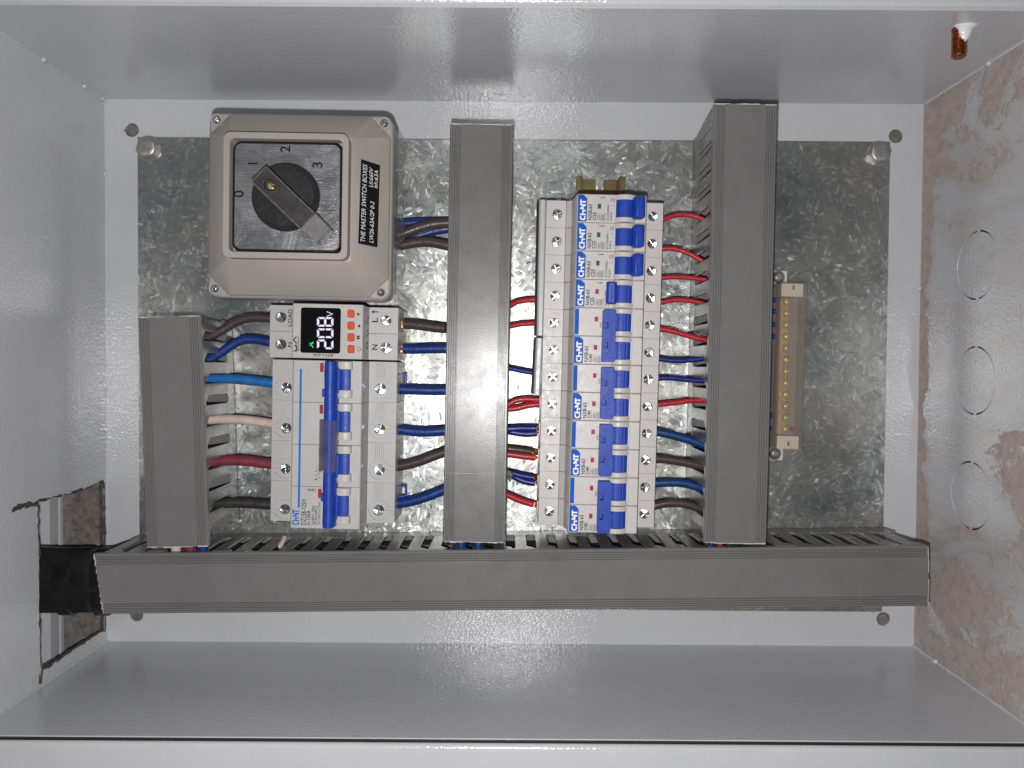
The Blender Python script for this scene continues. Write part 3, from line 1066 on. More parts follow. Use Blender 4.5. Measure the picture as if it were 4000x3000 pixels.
flat_poly(pr_, band([(pc[0] + 1.15 * math.cos(t), pc[1] + 1.15 * math.sin(t)) for t in [math.radians(225 + 270 * k / 12 + 0) for k in range(13)]], 0.3), zt)
flat_poly(pr_, band([(pc[0] - 1.5, pc[1]), (pc[0] - 0.1, pc[1])], 0.3), zt + 0.02)
pr_.build('button_symbols', 'print_grey', vp, smooth=0)
p = l3(1107, 782, zt)
text_mb(MB(), 'RPV1-63A', p[0], p[1], zt, 1.8, 13.0, 180, 0.01).build('model_print', 'print_grey', vp, smooth=0)
mb = MB()
flat_poly(mb, band([l3(685, 748, zt)[:2], l3(712, 748, zt)[:2], l3(712, 690, zt)[:2], l3(690, 690, zt)[:2]], 0.8), zt)
flat_poly(mb, band([l3(714, 668, zt)[:2], l3(683, 630, zt)[:2], l3(714, 592, zt)[:2]], 0.75), zt)
p = l3(739, 752, zt)
text_mb(mb, 'ELECTRICAL', p[0], p[1], zt, 1.1, 9.6, 90, 0.02)
mb.build('maker_mark', 'print_grey', vp, smooth=0)
zs = 52.08
mb = MB()
for s, px, py, h, ln in (('LOAD', 663, 484, 2.7, 11.6), ('N', 660, 708, 2.6, 3.2), ('L', 1590, 440, 3.8, 3.2), ('N', 1588, 738, 3.8, 3.6)):
    p = l3(px, py, zs)
    text_mb(MB(), s, p[0], p[1], zs, h, ln, 90, 0.015).build('terminal_letter', 'print_grey', vp, smooth=0)
flat_poly(mb, band([l3(1600, 327, zs)[:2], l3(1545, 327, zs)[:2]], 0.7), zs)
flat_poly(mb, [l3(1522, 327, zs), l3(1550, 308, zs), l3(1550, 346, zs)], zs + 0.02)
mb.build('arrow_mark', 'print_grey', vp, smooth=0)
mb = MB()
for py in (394, 440, 530, 580, 664, 716):
    x, y = l3(1469, py, 60)
    mb.box(21.3, 22.05, y - 0.8, y + 0.8, 54.5, 57.5)
mb.build('vent_slot', 'rubber_gap_black', vp, smooth=0)
# rear latch and lead-in collars on the right-hand side
MB().box(41.6, 46.5, -9.5, -1.0, 30, 33).box(44.5, 46.5, -9.5, -7.5, 30, 36).box(41.6, 44.0, 2, 16, 24, 44).box(41.6, 44.0, -16, -10.5, 24, 44).build('latch', 'clear_cover', vp, bev=0.3)

# ================================================================== four-pole main breaker
MBK = (-120.0, -45.2)
MRZ = math.radians(-0.9)
mk = thing('main_breaker', 'large four-pole main breaker with one long blue handle bar under a clear sleeve', 'circuit breaker', (*MBK, ZP), MRZ)
LM = localizer(MBK, MRZ)
def l5(x, y, z):
    return LM(cr_5(x, y, z))
PW = 27.3
for i in range(4):
    yc = PW * (1.5 - i)
    ya, yb = yc - PW / 2 + 0.06, yc + PW / 2 - 0.06
    MB().prof([(-42.2, ZP + 0.3), (-42.2, 47), (-22.9, 47), (-22.7, 71), (-21.9, 72), (21.7, 72), (22.5, 71.3), (22.7, 47), (41.8, 47), (41.8, ZP + 0.3)], ya, yb).build('pole_housing', 'shell_grey', mk, bev=0.3)
    # left terminal: keyhole groove running to the outer edge; right: keyhole and five grooves
    xl, yl = l5((250, 247, 240, 236)[i], (340, 668, 994, 1325)[i], 49.5)
    xr, yr = l5((1010, 1004, 1000, 994)[i], (350, 678, 1005, 1332)[i], 49.5)
    def key(x, y, sg, edge):
        P = [(edge, y + 2.4), (x + sg * 7.6, y + 2.4), (x + sg * 6.2, y + 4.0)]
        a0 = math.atan2(4.4, sg * 4.4)
        a1 = math.atan2(-4.4, sg * 4.4)
        if sg > 0:
            sweep = [a0 + (2 * PI - 2 * a0) * k / 16 for k in range(17)]
        else:
            sweep = [a0 - (2 * a0) * k / 16 for k in range(17)]
        P += [(x + 6.2 * math.cos(t), y + 6.2 * math.sin(t)) for t in sweep]
        P += [(x + sg * 6.2, y - 4.0), (x + sg * 7.6, y - 2.4), (edge, y - 2.4)]
        return band(P, 0.34)
    lx1 = -23.2
    Pk = [(-41.2, yl + 2.4), (xl - 7.6, yl + 2.4), (xl - 5.0, yl + 4.8), (xl - 2.4, yl + 6.4), (xl + 0.6, yl + 6.7), (xl + 3.4, yl + 6.0)]
    gl = [band(Pk, 0.34), band([(x, 2 * yl - y) for x, y in Pk], 0.34), band([(-41.2, yl), (xl - 4.6, yl)], 0.2)]
    terminal_cover(mk, -42.1, lx1, ya, yb, 50, [(xl, yl, 3.55)], gl, 'shell_grey')
    Pr = [(41.0, yr + 2.4), (xr + 7.6, yr + 2.4), (xr + 5.2, yr + 4.6)] + [(xr + 6.6 * math.cos(t), yr + 6.6 * math.sin(t)) for t in [math.radians(52 + (308 - 52) * k / 18) for k in range(19)]] + [(xr + 5.2, yr - 4.6), (xr + 7.6, yr - 2.4), (41.0, yr - 2.4)]
    gr = [band(Pr, 0.34), band([(xr + 4.4, yr), (41.0, yr)], 0.2)]
    for k in range(5):
        gr.append(band([(xr - 2.7 + k * 1.35, yr + 7.3), (xr - 2.7 + k * 1.35, yb - 0.5)], 0.28))
    terminal_cover(mk, 22.9, 41.7, ya, yb, 50, [(xr, yr, 3.75)], gr, 'shell_grey')
    screw(mk, xl, yl, 49.4, 3.35, random.uniform(0, 1.5))
    screw(mk, xr, yr, 49.4, 3.5, random.uniform(0, 1.5))
    # red flag
    a, b = l5((519, 515, 509, 503)[i], (213, 552, 893, 1234)[i], 72), l5((549, 545, 539, 533)[i], (140, 480, 820, 1160)[i], 72)
    MB().prism(rrect(a[0], b[0], a[1], b[1], 0.3), 71.7, 72.2).build('indicator_flag', 'red_flag', mk)
    # toggle: cheeks and drum
    c = l5((712, 708, 703, 696)[i], (277, 618, 960, 1300)[i], 76)
    cx, cy = c
    def arcp(r, zc, xa, xb, n=10):
        t0, t1 = math.acos(xa / r), math.acos(xb / r)
        return [(cx + r * math.cos(t0 + (t1 - t0) * k / n), zc + r * math.sin(t0 + (t1 - t0) * k / n)) for k in range(n + 1)]
    for ya2, yb2 in ((cy + 6.6, cy + 11.6), (cy - 11.8, cy - 6.6)):
        MB().prof([(cx + 4.9, 71.5)] + arcp(8.6, 68.6, 4.9, -4.9) + [(cx - 4.9, 71.5)], ya2, yb2).build('toggle_cheek', 'shell_grey', mk, bev=0.35)
        MB().box(cx - 1.6, cx - 0.4, ya2 + 0.3, yb2 - 0.3, 77.0, 77.6).build('toggle_cheek', 'shell_grey', mk)
    MB().prof([(cx + 3.8, 71.5)] + arcp(7.6, 69.0, 3.8, -4.0) + [(cx - 4.0, 71.5)], cy - 6.4, cy + 6.4).build('toggle', 'lever_blue', mk, smooth=40)
    p = l5((645, 641, 636, 629)[i], (277, 618, 960, 1300)[i], 80)
    tab = [(p[0] - 1.0, cy + 9.5), (p[0] + 0.7, cy + 9.5), (p[0] + 0.7, cy + 7.4), (p[0] + 1.6, cy + 7.4), (p[0] + 1.6, cy + 6.2), (cx - 2.0, cy + 6.2),
           (cx - 2.0, cy - 6.2), (p[0] + 1.6, cy - 6.2), (p[0] + 1.6, cy - 8.6), (p[0] + 0.7, cy - 8.6), (p[0] + 0.7, cy - 10), (p[0] - 1.0, cy - 10)]
    MB().prism(tab, 73.5, 78.2).build('toggle_tab', 'lever_blue', mk, bev=0.25)
p0, p1 = l5(596, 130, 84), l5(577, 1480, 84)
hb = 3.9
bar_pts = [(p0[0] + (p1[0] - p0[0]) * t, p0[1] + (p1[1] - p0[1]) * t) for t in [k / 30 for k in range(31)]]
loops = []
for k, (x, y) in enumerate(bar_pts):
    w = hb * (0.93 if k in (0, 30) else 1.0 + 0.03 * math.sin(k * 0.9))
    loops.append([(x - w, y, 73.2), (x - w, y, 80.5), (x - w * 0.86, y, 83), (x - w * 0.45, y, 84.6), (x, y, 85), (x + w * 0.45, y, 84.6), (x + w * 0.86, y, 83), (x + w, y, 80.5), (x + w, y, 73.2)])
bar = MB().loft(loops).build('handle_bar', 'lever_blue', mk, smooth=50)
for px, py in ((547, 385), (537, 1230)):
    x, y = l5(px, py, 80)
    MB().box(x - 0.9, x + 1.4, y - 2.4, y + 2.4, 74, 80.6).build('bar_clip', 'lever_blue', bar, bev=0.2)
a, b = l5(501, 1026, 86), l5(641, 609, 86)
ya, yb = a[1], b[1]
xa, xb = a[0] + 0.1, b[0] + 0.2
sl = MB().prof([(xa, 72.6), (xa, 84.6), (xa + 1.5, 86.2), (xb - 1.5, 86.2), (xb, 84.6), (xb, 78), (xb - 0.4, 78), (xb - 0.4, 84.3), (xb - 1.7, 85.8), (xa + 1.7, 85.8), (xa + 0.4, 84.4), (xa + 0.4, 72.6)], ya, yb)
sl.build('clear_sleeve', 'clear_sleeve', mk, smooth=40)
zt = 72.09
a, b = l5(347, 1312, zt), l5(363, 187, zt)
xm = (a[0] + b[0]) / 2
MB().prism(rrect(xm - 0.68, xm + 0.68, a[1], b[1], 0.1), 71.9, zt).build('blue_stripe', 'line_blue', mk, smooth=0)
p, q = l5(350, 1452, zt), l5(352, 1328, zt)
logo_mb(MB(), p[0], p[1], zt, 4.6, q[1] - p[1], 90, 0.23).build('maker_logo', 'line_blue', mk, smooth=0)
mb = MB()
for s, px, pyb, pyt, h in (('DZ158-125H', 404, 1452, 1247, 3.2), ('In:100A', 440, 1452, 1335, 2.7), ('Ue:400V~ 50Hz', 471, 1450, 1300, 1.8),
                           ('IEC/EN 60947-2', 495, 1450, 1300, 1.7), ('Icu=10kA Ics=7.5kA', 518, 1450, 1270, 1.5)):
    p, q = l5(px, pyb, zt), l5(px, pyt, zt)
    text_mb(mb, s, p[0], p[1], zt, h, q[1] - p[1], 90, 0.008)
p, q = l5(485, 1160, zt), l5(417, 1160, zt)
text_mb(mb, '158096', p[0], p[1], zt, 1.6, p[0] - q[0], 180, 0.01)
for k, py in enumerate((1085, 1052, 1019, 986)):
    p = l5(493, py + 4, zt)
    text_mb(mb, '1357'[k], p[0], p[1], zt, 1.2, 0.8, 90, 0.01)
    flat_poly(mb, band([l5(498, py - 12, zt)[:2], l5(508, py - 12, zt)[:2], l5(514, py - 24, zt)[:2]], 0.28), zt)
    flat_poly(mb, band([l5(514, py - 12, zt)[:2], l5(522, py - 12, zt)[:2]], 0.28), zt + 0.02)
mb.build('rating_print', 'print_grey', mk, smooth=0)
# blue lead-in clips at the right side
for py in (270, 1175):
    x, y = l5(1190, py, 34)
    MB().box(42.3, x + 2.6, y + 2.6, y + 4.0, 33, 36).box(x + 1.4, x + 2.8, y - 4, y + 2.6, 33, 36).box(42.3, x + 1.4, y - 4.6, y - 3.2, 33, 36).build('blue_clip', 'clip_blue', mk, bev=0.3)

# ================================================================== small breakers on the right
RZ = math.radians(-1.1)
S0 = Vector((61.3, 107.3))
SD = Vector((-math.sin(-RZ), -math.cos(RZ)))
PP = 18.08
def pole_body(t, yc, on, double):
    ya, yb = yc - 8.96, yc + 8.96
    MB().prof([(-39.2, ZP + 0.4), (-39.2, 51), (-26.2, 51), (-26.0, 53.9), (-22.4, 57.2), (-22.0, 61), (-21.6, 66), (-20.7, 75.0), (-19.9, 76), (23.0, 76), (23.8, 75.2), (24.0, 51), (38.6, 51), (38.6, ZP + 0.4)], ya, yb).build('pole_housing', 'shell_white', t, bev=0.45)
    xl, xr = -31.9, 31.9
    terminal_cover(t, -39.1, -26.2, ya, yb, 54, [(xl, yc, 3.35)], mat='shell_white')
    terminal_cover(t, 24.4, 38.5, ya, yb, 54, [(xr, yc, 3.35)], mat='shell_white')
    for x in (xl, xr):
        MB().plate(circle(x, yc, 4.45, 28), [circle(x, yc, 3.95, 28)], 53.9, 54.3).plate(circle(x, yc, 3.75, 24), [circle(x, yc, 3.3, 24)], 53.9, 54.15).build('terminal_ring', 'shell_white', t, smooth=30)
        screw(t, x, yc, 53.2, 3.05, random.uniform(0, 1.5))
        # entry collar on the end face
        s = 1 if x > 0 else -1
        e = 38.6 if s > 0 else -39.2
        MB().plate(rrect(yc - 5.2, yc + 5.2, 29, 43, 1.2, 3), [circle(yc, 36, 4.0, 18)], 0, 0.7, lambda a, b, c: (e + s * c, a, b)).build('entry_collar', 'shell_white', t)
    cx = 10.2
    def arc(r, zc, w, n=12):
        t0 = math.acos(w / r)
        return [(cx + r * math.cos(t0 + (PI - 2 * t0) * k / n), zc + r * math.sin(t0 + (PI - 2 * t0) * k / n)) for k in range(n + 1)]
    for a, b in ((yc + 5.55, yc + 8.75), (yc - 8.75, yc - 5.55)):
        MB().prof([(cx + 6.5, 75.2)] + arc(8.2, 71.2, 6.5) + [(cx - 6.5, 75.2)], a, b).build('toggle_cheek', 'shell_white', t, bev=0.4)
    MB().prism(rrect(17.0, 23.4, yc - 8.6, yc + 8.6, 0.7, 3), 75.8, 76.5, 0.25).build('nose_pad', 'shell_white', t)
    sg = -1 if on else 1
    dr = MB().prof([(cx + 5.9, 75.2)] + arc(7.6, 71.2, 5.9) + [(cx - 5.9, 75.2)], yc - 5.4, yc + 5.4)
    for k in (-0.1, 0.16, 0.42):
        aa = PI / 2 + sg * k
        x, z = cx + 7.6 * math.cos(aa), 71.2 + 7.6 * math.sin(aa)
        dr.box(x - 0.35, x + 0.35, yc - 5.35, yc + 5.35, z - 0.6, z + 0.28)
    dr.build('toggle', 'lever_blue', t, smooth=40)
    MB().prism(rrect(-7.4, -5.2, yc + (-0.2 if not double else 0.3), yc + (2.9 if not double else 3.4), 0.25), 75.9, 76.22, 0.06).build('indicator_flag', 'red_flag' if on else 'green_flag', t)

ZT = 76.08
def big_label(t, yc):
    P = [(-20.0, yc - 8.4), (-14.6, yc - 8.4), (-14.2, yc - 8.0), (-14.2, yc + 6.2), (-16.6, yc + 8.5), (-20.0, yc + 8.5)]
    o = MB().prism(P, 75.9, ZT).build('maker_label', 'logo_blue', t, smooth=0)
    logo_mb(MB(), -15.0, yc - 7.6, ZT + 0.06, 3.6, 13.0, 90, 0.24).build('logo_lettering', 'print_white', o, smooth=0)

def prints(t, yc, amps, volts, single):
    mb = MB()
    text_mb(mb, 'NXB-63', -11.0, yc - 7.4, ZT, 2.3, 9.8, 90, 0.018)
    text_mb(mb, amps, -8.3, yc - 7.5, ZT, 2.1, 5.0, 90, 0.02)
    text_mb(mb, volts, -5.4, yc - 7.5, ZT, 1.35, 4.4, 90, 0.005)
    text_mb(mb, '6000', -3.3, yc - 7.4, ZT, 1.3, 3.4, 90, 0.005)
    text_mb(mb, 'IEC/EN60898-1', -0.1, yc - 7.6, ZT, 1.3, 10.8, 90, 0.005)
    for x, l in ((-7.5, 5.0), (-2.4, 5.0)):
        flat_poly(mb, [(x - 0.1, yc - 7.6), (x + 0.1, yc - 7.6), (x + 0.1, yc - 7.6 + l), (x - 0.1, yc - 7.6 + l)], ZT)
    bx = [(-5.0, yc - 7.8), (-3.0, yc - 7.8), (-3.0, yc - 3.6), (-5.0, yc - 3.6)]
    for k in range(4):
        flat_poly(mb, band([bx[k], bx[(k + 1) % 4]], 0.16), ZT + 0.01 * (k + 1))
    if single:
        text_mb(mb, '814018', 1.9, yc - 7.6, ZT, 1.25, 5.2, 90, 0.005)
        text_mb(mb, 'ON', 1.9, yc + 4.4, ZT, 1.2, 2.2, 90, 0.005)
        text_mb(mb, 'OFF', 3.5, yc + 4.2, ZT, 1.2, 2.9, 90, 0.005)
        flat_poly(mb, band([(0.7, yc + 2.2), (1.9, yc + 2.2)], 0.2), ZT)
        flat_poly(mb, band([(2.3, yc + 2.2), (3.5, yc + 2.2)], 0.2), ZT)
        symbol(mb, -6.6, yc + 6.4)
    mb.build('rating_print', 'print_grey', t, smooth=0)

def symbol(mb, x, y):
    pts = [(0, .7), (.9, .7), (1.3, .1), (1.9, .7), (2.3, .1), (2.7, 1.0), (3.1, .3), (3.6, .9), (4.2, .6)]
    flat_strip(mb, [(x + a, y + b) for a, b in pts], 0.26, ZT)

def flat_strip(mb, pts, w, z):
    P = band(pts, w)
    n = len(pts)
    out = [(x, y, z) for x, y in P]
    mb.add(out, [(i, 2 * n - 1 - i, 2 * n - 2 - i, i + 1) for i in range(n - 1)])

def lever_single(t, yc, on):
    m = 1 if not on else -1
    P = [(10.2 + m * a, z) for a, z in ((3.6, 74), (5.0, 83.8), (6.1, 85.2), (10.6, 84.6), (11.6, 83.4), (10.6, 76.6), (8.0, 75.6))]
    MB().prof(P, yc - 6.7, yc + 6.7).build('lever', 'lever_blue', t, bev=0.7, segs=3)
    MB().box(*sorted((10.2 + m * 7.9, 10.2 + m * 8.5)), yc - 4.8, yc + 4.8, 84.6, 85.1).build('lever', 'lever_blue', t)

def lever_double(t):
    xa, xb = -2.9, 5.2
    mb = MB().prof([(xa + 0.6, 76.8), (xa, 79.4), (xb, 79.4), (xb + 0.4, 76.2), (xb - 1, 75.6)], -16.4, 16.4)
    lo = mb.build('lever', 'lever_blue', t, bev=0.4)
    n = [rrect(-1.9, 0.5, c - 1.9, c + 1.9, 0.3, 2) for c in (6.6, -5.8)]
    MB().plate(rrect(xa, xb, -16.4, 16.4, 1.2), n, 79.4, 84.9).build('lever_cap', 'lever_blue', lo, bev=0.4, smooth=30)
    MB().box(5.2, 7.0, -14, -4.2, 76.6, 80).box(5.2, 7.0, 4.2, 14, 76.6, 80).build('lever_tab', 'lever_blue', lo, bev=0.3)

def place(o, i):
    p = S0 + SD * (PP * i)
    o.location = (p.x * U, p.y * U, ZP * U)

G1 = 'single-pole breakers on the rail'
b_off = thing('circuit_breaker', 'x', 'circuit breaker', (0, 0, ZP), RZ, G1)
pole_body(b_off, 0, False, False)
big_label(b_off, 0)
prints(b_off, 0, 'C25', '230V~', True)
lever_single(b_off, 0, False)
labs = ['white single-pole breaker topmost in the stack, blue lever to the right, green flag',
        'white single-pole breaker second from the top, blue lever to the right',
        'white single-pole breaker third from the top, lowest of those with a green flag']
for i in range(3):
    o = b_off if i == 0 else copy_tree(b_off)
    place(o, i)
    o['label'] = labs[i]
b_on = thing('circuit_breaker', 'white single-pole breaker with lever to the left and red flag, fourth from the top', 'circuit breaker', (0, 0, ZP), RZ, G1)
pole_body(b_on, 0, True, False)
big_label(b_on, 0)
prints(b_on, 0, 'C25', '230V~', True)
lever_single(b_on, 0, True)
place(b_on, 3)
G2 = 'two-pole breakers on the rail'
b_two = thing('circuit_breaker', 'x', 'circuit breaker', (0, 0, ZP), RZ, G2)
pole_body(b_two, PP / 2, True, True)
pole_body(b_two, -PP / 2, True, True)
MB().prism([(-20.0, PP / 2 - 8.2), (-17.4, PP / 2 - 8.2), (-17.4, PP / 2 + 8.2), (-20.0, PP / 2 + 8.2)], 75.9, ZT).build('blue_stripe', 'logo_blue', b_two, smooth=0)
big_label(b_two, -PP / 2)
prints(b_two, -PP / 2, 'C40', '400V~', False)
mb = MB()
for k in range(3):
    yk = PP / 2 - 0.4 - k * 1.2
    flat_strip(mb, [(-4.0, yk), (-2.6, yk), (-1.2, yk + 0.8)], 0.24, ZT)
    flat_strip(mb, [(-4.0, yk - 0.45), (-3.0, yk - 0.45)], 0.2, ZT)
mb.build('circuit_print', 'print_grey', b_two, smooth=0)
lever_double(b_two)
labs = ['white two-pole breaker directly below the single-pole ones, blue linked lever', 'white two-pole breaker second of four, beside the lower end of the grey busbar',
        'white two-pole breaker third of four, doubled blue wires entering its left side', 'white two-pole breaker lowest in the stack, touching the bottom duct']
for i in range(4):
    o = b_two if i == 0 else copy_tree(b_two)
    place(o, 4.5 + 2 * i)
    o['label'] = labs[i]

# ---- rail showing above the top breaker
p = S0 + SD * (PP * 5.5)
rail = thing('din_rail', 'iridescent yellow-green zinc mounting rail showing above the top breaker', 'rail', (p.x, p.y, ZP), RZ)
L0, L1 = -106.0, PP * 5.5 + 33.4
slot = rrect(-3.2, 3.2, L1 - 8.6, L1 + 4, 3.0, 6)
slot = [(-3.0, L1), (-3.0, L1 - 6), (-2.6, L1 - 7.8), (-1.2, L1 - 8.9), (1.2, L1 - 8.9), (2.6, L1 - 7.8), (3.0, L1 - 6), (3.0, L1)]
fl_ = [(-12.5, L0), (12.5, L0), (12.5, L1)] + slot[::-1] + [(-12.5, L1)]
mb = MB().plate(fl_, [], ZP + 0.1, ZP + 1.1)
for s in (-1, 1):
    xs = sorted((s * 12.5, s * 13.5))
    mb.box(*xs, L0, L1, ZP + 0.1, ZP + 7.6)
    xs = sorted((s * 13.5, s * 17.5))
    mb.box(*xs, L0, L1 + (1.0 if s > 0 else 0.4), ZP + 6.6, ZP + 7.6)
mb.build('rail_section', 'yellow_zinc', rail, bev=0.25)

# ---- comb busbars plugged into the left terminals
for lab, pa, pb in (('upper light grey busbar strip plugged into the left of the top breakers', (1169, 430), (1163, 726)),
                    ('lower light grey busbar strip ending beside the second two-pole breaker', (1162, 729), (1156, 853))):
    a, b = Vector(at(*pa, 44)), Vector(at(*pb, 44))
    d = a - b
    rz = math.atan2(d.y, d.x) - PI / 2
    t = thing('busbar', lab, 'busbar', (b.x, b.y, ZP), rz, 'comb busbars')
    L = d.length
    MB().prof([(-1.2, 26), (3.6, 26), (3.6, 42.8), (2.6, 44), (-0.2, 44), (-1.2, 42.8)], 0.2, L - 0.2).build('insulator', 'pad_grey', t, bev=0.4)
    MB().box(-2.6, -1.2, 0.8, L - 0.8, 27, 41).build('back_strip', 'print_grey', t, bev=0.2)
    n = max(1, int(L / PP))
    for k in range(n):
        y = L - 9 - k * PP
        MB().box(3.6, 8.2, y - 2, y + 2, 34, 35.5).build('tooth', 'copper', t)

# ================================================================== neutral terminal bar under its clear cover
N1 = crop(2960, 1040, 4.146)
N2 = crop(2960, 1500, 5.183)
ZC = 38.0
tl, tr_, br_, bl = [Vector(f(x, y, ZC)[:2]) for f, x, y in ((N1, 385, 250), (N1, 805, 275), (N2, 905, 1345), (N2, 375, 1330))]
top_m, bot_m = (tl + tr_) / 2, (bl + br_) / 2
d = top_m - bot_m
NRZ = math.atan2(d.y, d.x) - PI / 2
NC = (top_m + bot_m) / 2
NL = d.length / 2
NW = ((tr_ - tl).length + (br_ - bl).length) / 4
nb = thing('terminal_bar', 'brass terminal bar under a cloudy clear cover, right of the right-hand duct', 'terminal bar', (NC.x, NC.y, ZP), NRZ)
LN = localizer(NC, NRZ)
MB().prism(rrect(-NW - 0.5, NW + 0.3, -NL + 2, NL - 2, 1), ZP + 0.2, 22, 0.5).build('base', 'base_tan', nb, bev=0.3)
for sg, (f, x, y) in ((1, (N1, 588, 340)), (-1, (N2, 628, 1205))):
    hx, hy = LN(f(x, y, ZC))
    yc = sg * (NL - 5.2)
    slotp = rrect(hx - 0.9, hx + 0.9, hy - 1.8, hy + 1.6, 0.85, 4)
    MB().plate(rrect(-NW + 0.5, NW - 2.6, yc - 4.4, yc + 4.4, 0.6), [slotp], 30, ZC - 0.8).box(-NW + 0.6, NW - 2.7, yc - 4.3, yc + 4.3, 22, 30).build('end_block', 'ivory', nb, smooth=20)
    # ear and fixing screw
    sxp = LN((N1(335, 178, 17) if sg > 0 else N2(345, 1412, 17)))
    ex = LN((N1(485, 150, 16) if sg > 0 else N2(520, 1440, 16)))
    MB().prism(rrect(sxp[0] - 6, ex[0], min(sxp[1] - sg * 5, sxp[1] + sg * 5.0), max(sxp[1] - sg * 5, sxp[1] + sg * 5.0), 1), ZP + 0.2, 15.4, 0.4).build('ear', 'ivory', nb)
    MB().cyl(*sxp, 15.4, 16.2, 4.9, 24).lathe(*sxp, [(4.1, 16.2), (4.0, 17.4), (3.2, 18.8), (1.8, 19.5), (1.2, 18.6)], 24).build('fixing_screw', 'bolt_zinc', nb, smooth=40)
MB().box(-NW + 2.0, -NW + 9.4, -NL + 10, NL - 10, 22.1, 28).build('brass_bar', 'brass_bar', nb, bev=0.4)
ys_ = [LN(N1(465, y, 30))[1] for y in (575, 755, 945, 1130, 1330, 1510)]
ye = LN(N2(560, 915, 30))[1]
for k in range(12):
    y = ys_[0] + (ye - ys_[0]) * k / 11
    x = LN(N1(470, 575, 30))[0] + (LN(N2(560, 915, 30))[0] - LN(N1(470, 575, 30))[0]) * k / 11
    m2 = MB().lathe(x, y, [(2.9, 28), (2.9, 29.4), (2.3, 31.2), (1.1, 32.0)], 16)
    m2.build('brass_screw', 'brass_screw', nb, smooth=50)
xr_, yr_ = LN(N2(725, 920, 27))
MB().lathe(xr_, yr_, [(1.7, 22), (1.7, 26), (1.0, 27.6)], 14).build('red_cap', 'wire_red', nb, smooth=50)
e = 0.7
mb = MB().prof([(-NW - 0.4, 24), (-NW, ZC - 0.6), (-NW + 0.6, ZC), (NW - 0.6, ZC), (NW, ZC - 0.6), (NW + 0.3, 20),
                (NW + 0.3 - e, 20), (NW - e, ZC - 1.2), (-NW + e, ZC - 1.2), (-NW - 0.4 + e, 24)], -NL, NL)
mb.build('clear_cover', 'clear_cover', nb, smooth=40)

# ================================================================== wires
def wire(label, mat, r, pts, group, copper=None, tip=None, seg=8):
    """copper=(n) makes the last n points of the path bare strands"""
    pts = [tuple(p) for p in pts]
    base = min(pts, key=lambda p: p[2])
    t = thing('wire', label, 'wire', (pts[0][0], pts[0][1], ZP), 0.0, group, local=False)
    path = smooth_path(pts, seg)
    wob = [p + Vector((0, random.uniform(-0.06, 0.06), random.uniform(-0.06, 0.06))) for p in path]
    MB().tube(wob, r, 14).build('insulation', mat, t, smooth=60)
    if copper:
        a, b = Vector(copper[0]), Vector(copper[1])
        mb = MB()
        for k in range(9):
            ang = 2 * PI * k / 8
            rr = 0 if k == 8 else r * 0.55
            o = Vector((0, math.cos(ang) * rr, math.sin(ang) * rr))
            j = lambda: Vector((0, random.uniform(-0.35, 0.35), random.uniform(-0.3, 0.3)))
            m_ = a.lerp(b, 0.5)
            mb.tube(smooth_path([a + o, m_ + o * 1.15 + j(), b + o * 0.9 + j()], 4), r * 0.2, 6)
        mb.build('copper_strands', 'copper', t, smooth=60)
    return t

def W(f, pts, z0, z1):
    n = len(pts)
    return [f(x, y, z0 + (z1 - z0) * i / (n - 1)) for i, (x, y) in enumerate(pts)]

GL = 'wires from the left duct to the devices'
wire('dark brown wire arching from the protector LOAD terminal into the left duct', 'wire_brown', 3.2, W(cr_4, ((960, 155), (915, 153), (800, 150), (700, 178), (600, 238), (520, 278), (440, 310)), 36, 40), GL)
wire('dark blue wire arching from the protector N terminal into the left duct', 'wire_blue', 3.25, W(cr_4, ((960, 318), (915, 308), (810, 290), (715, 305), (620, 365), (545, 412), (470, 450)), 36, 40), GL)
wire('sky blue wire from the left duct into the main breaker', 'wire_sky', 3.4, W(cr_4, ((980, 580), (930, 573), (800, 558), (650, 546), (510, 548), (440, 550)), 36, 39), GL)
wire('cream wire from the left duct into the main breaker', 'wire_cream', 3.3, W(cr_4, ((980, 845), (925, 836), (800, 818), (650, 808), (525, 812), (450, 814)), 36, 39), GL)
wire('maroon wire from the left duct into the main breaker', 'wire_maroon', 3.75, W(cr_4, ((980, 1103), (920, 1097), (780, 1080), (650, 1074), (530, 1085), (450, 1090)), 36, 39), GL)
wire('blackish brown wire from the left duct into the lowest pole of the main breaker', 'wire_dark', 3.6, W(cr_4, ((980, 1366), (918, 1362), (780, 1353), (650, 1351), (540, 1360), (455, 1368)), 36, 39), GL)

GM = 'wires from the main devices to the middle duct'
p = W(cr_3, ((1880, 458), (1980, 462), (2100, 478), (2230, 495), (2330, 505)), 36, 38)
wire('dark brown wire from the protector L terminal, bare copper at its end', 'wire_brown', 3.55, p, GM, (cr_3(1830, 458, 36), cr_3(1885, 458, 36)))
p = W(cr_3, ((1868, 725), (1980, 728), (2100, 724), (2230, 722), (2330, 722)), 36, 38)
wire('blue wire from the protector right N terminal to the middle duct', 'wire_blue', 3.45, p, GM, (cr_3(1825, 725, 36), cr_3(1875, 725, 36)))
wire('blue wire leaving the top pole of the main breaker toward the middle duct', 'wire_blue', 3.5, W(cr_5, ((1110, 350), (1160, 353), (1300, 358), (1450, 362), (1600, 360)), 36, 38), GM)
wire('blue wire sagging from the second pole of the main breaker to the middle duct', 'wire_blue', 3.5, W(cr_5, ((1120, 676), (1165, 681), (1300, 697), (1420, 697), (1600, 682)), 36, 38), GM)
wire('brown wire rising from the third pole of the main breaker to the middle duct', 'wire_brown', 3.5, W(cr_5, ((1110, 990), (1150, 979), (1300, 944), (1420, 900), (1620, 825)), 36, 38), GM)
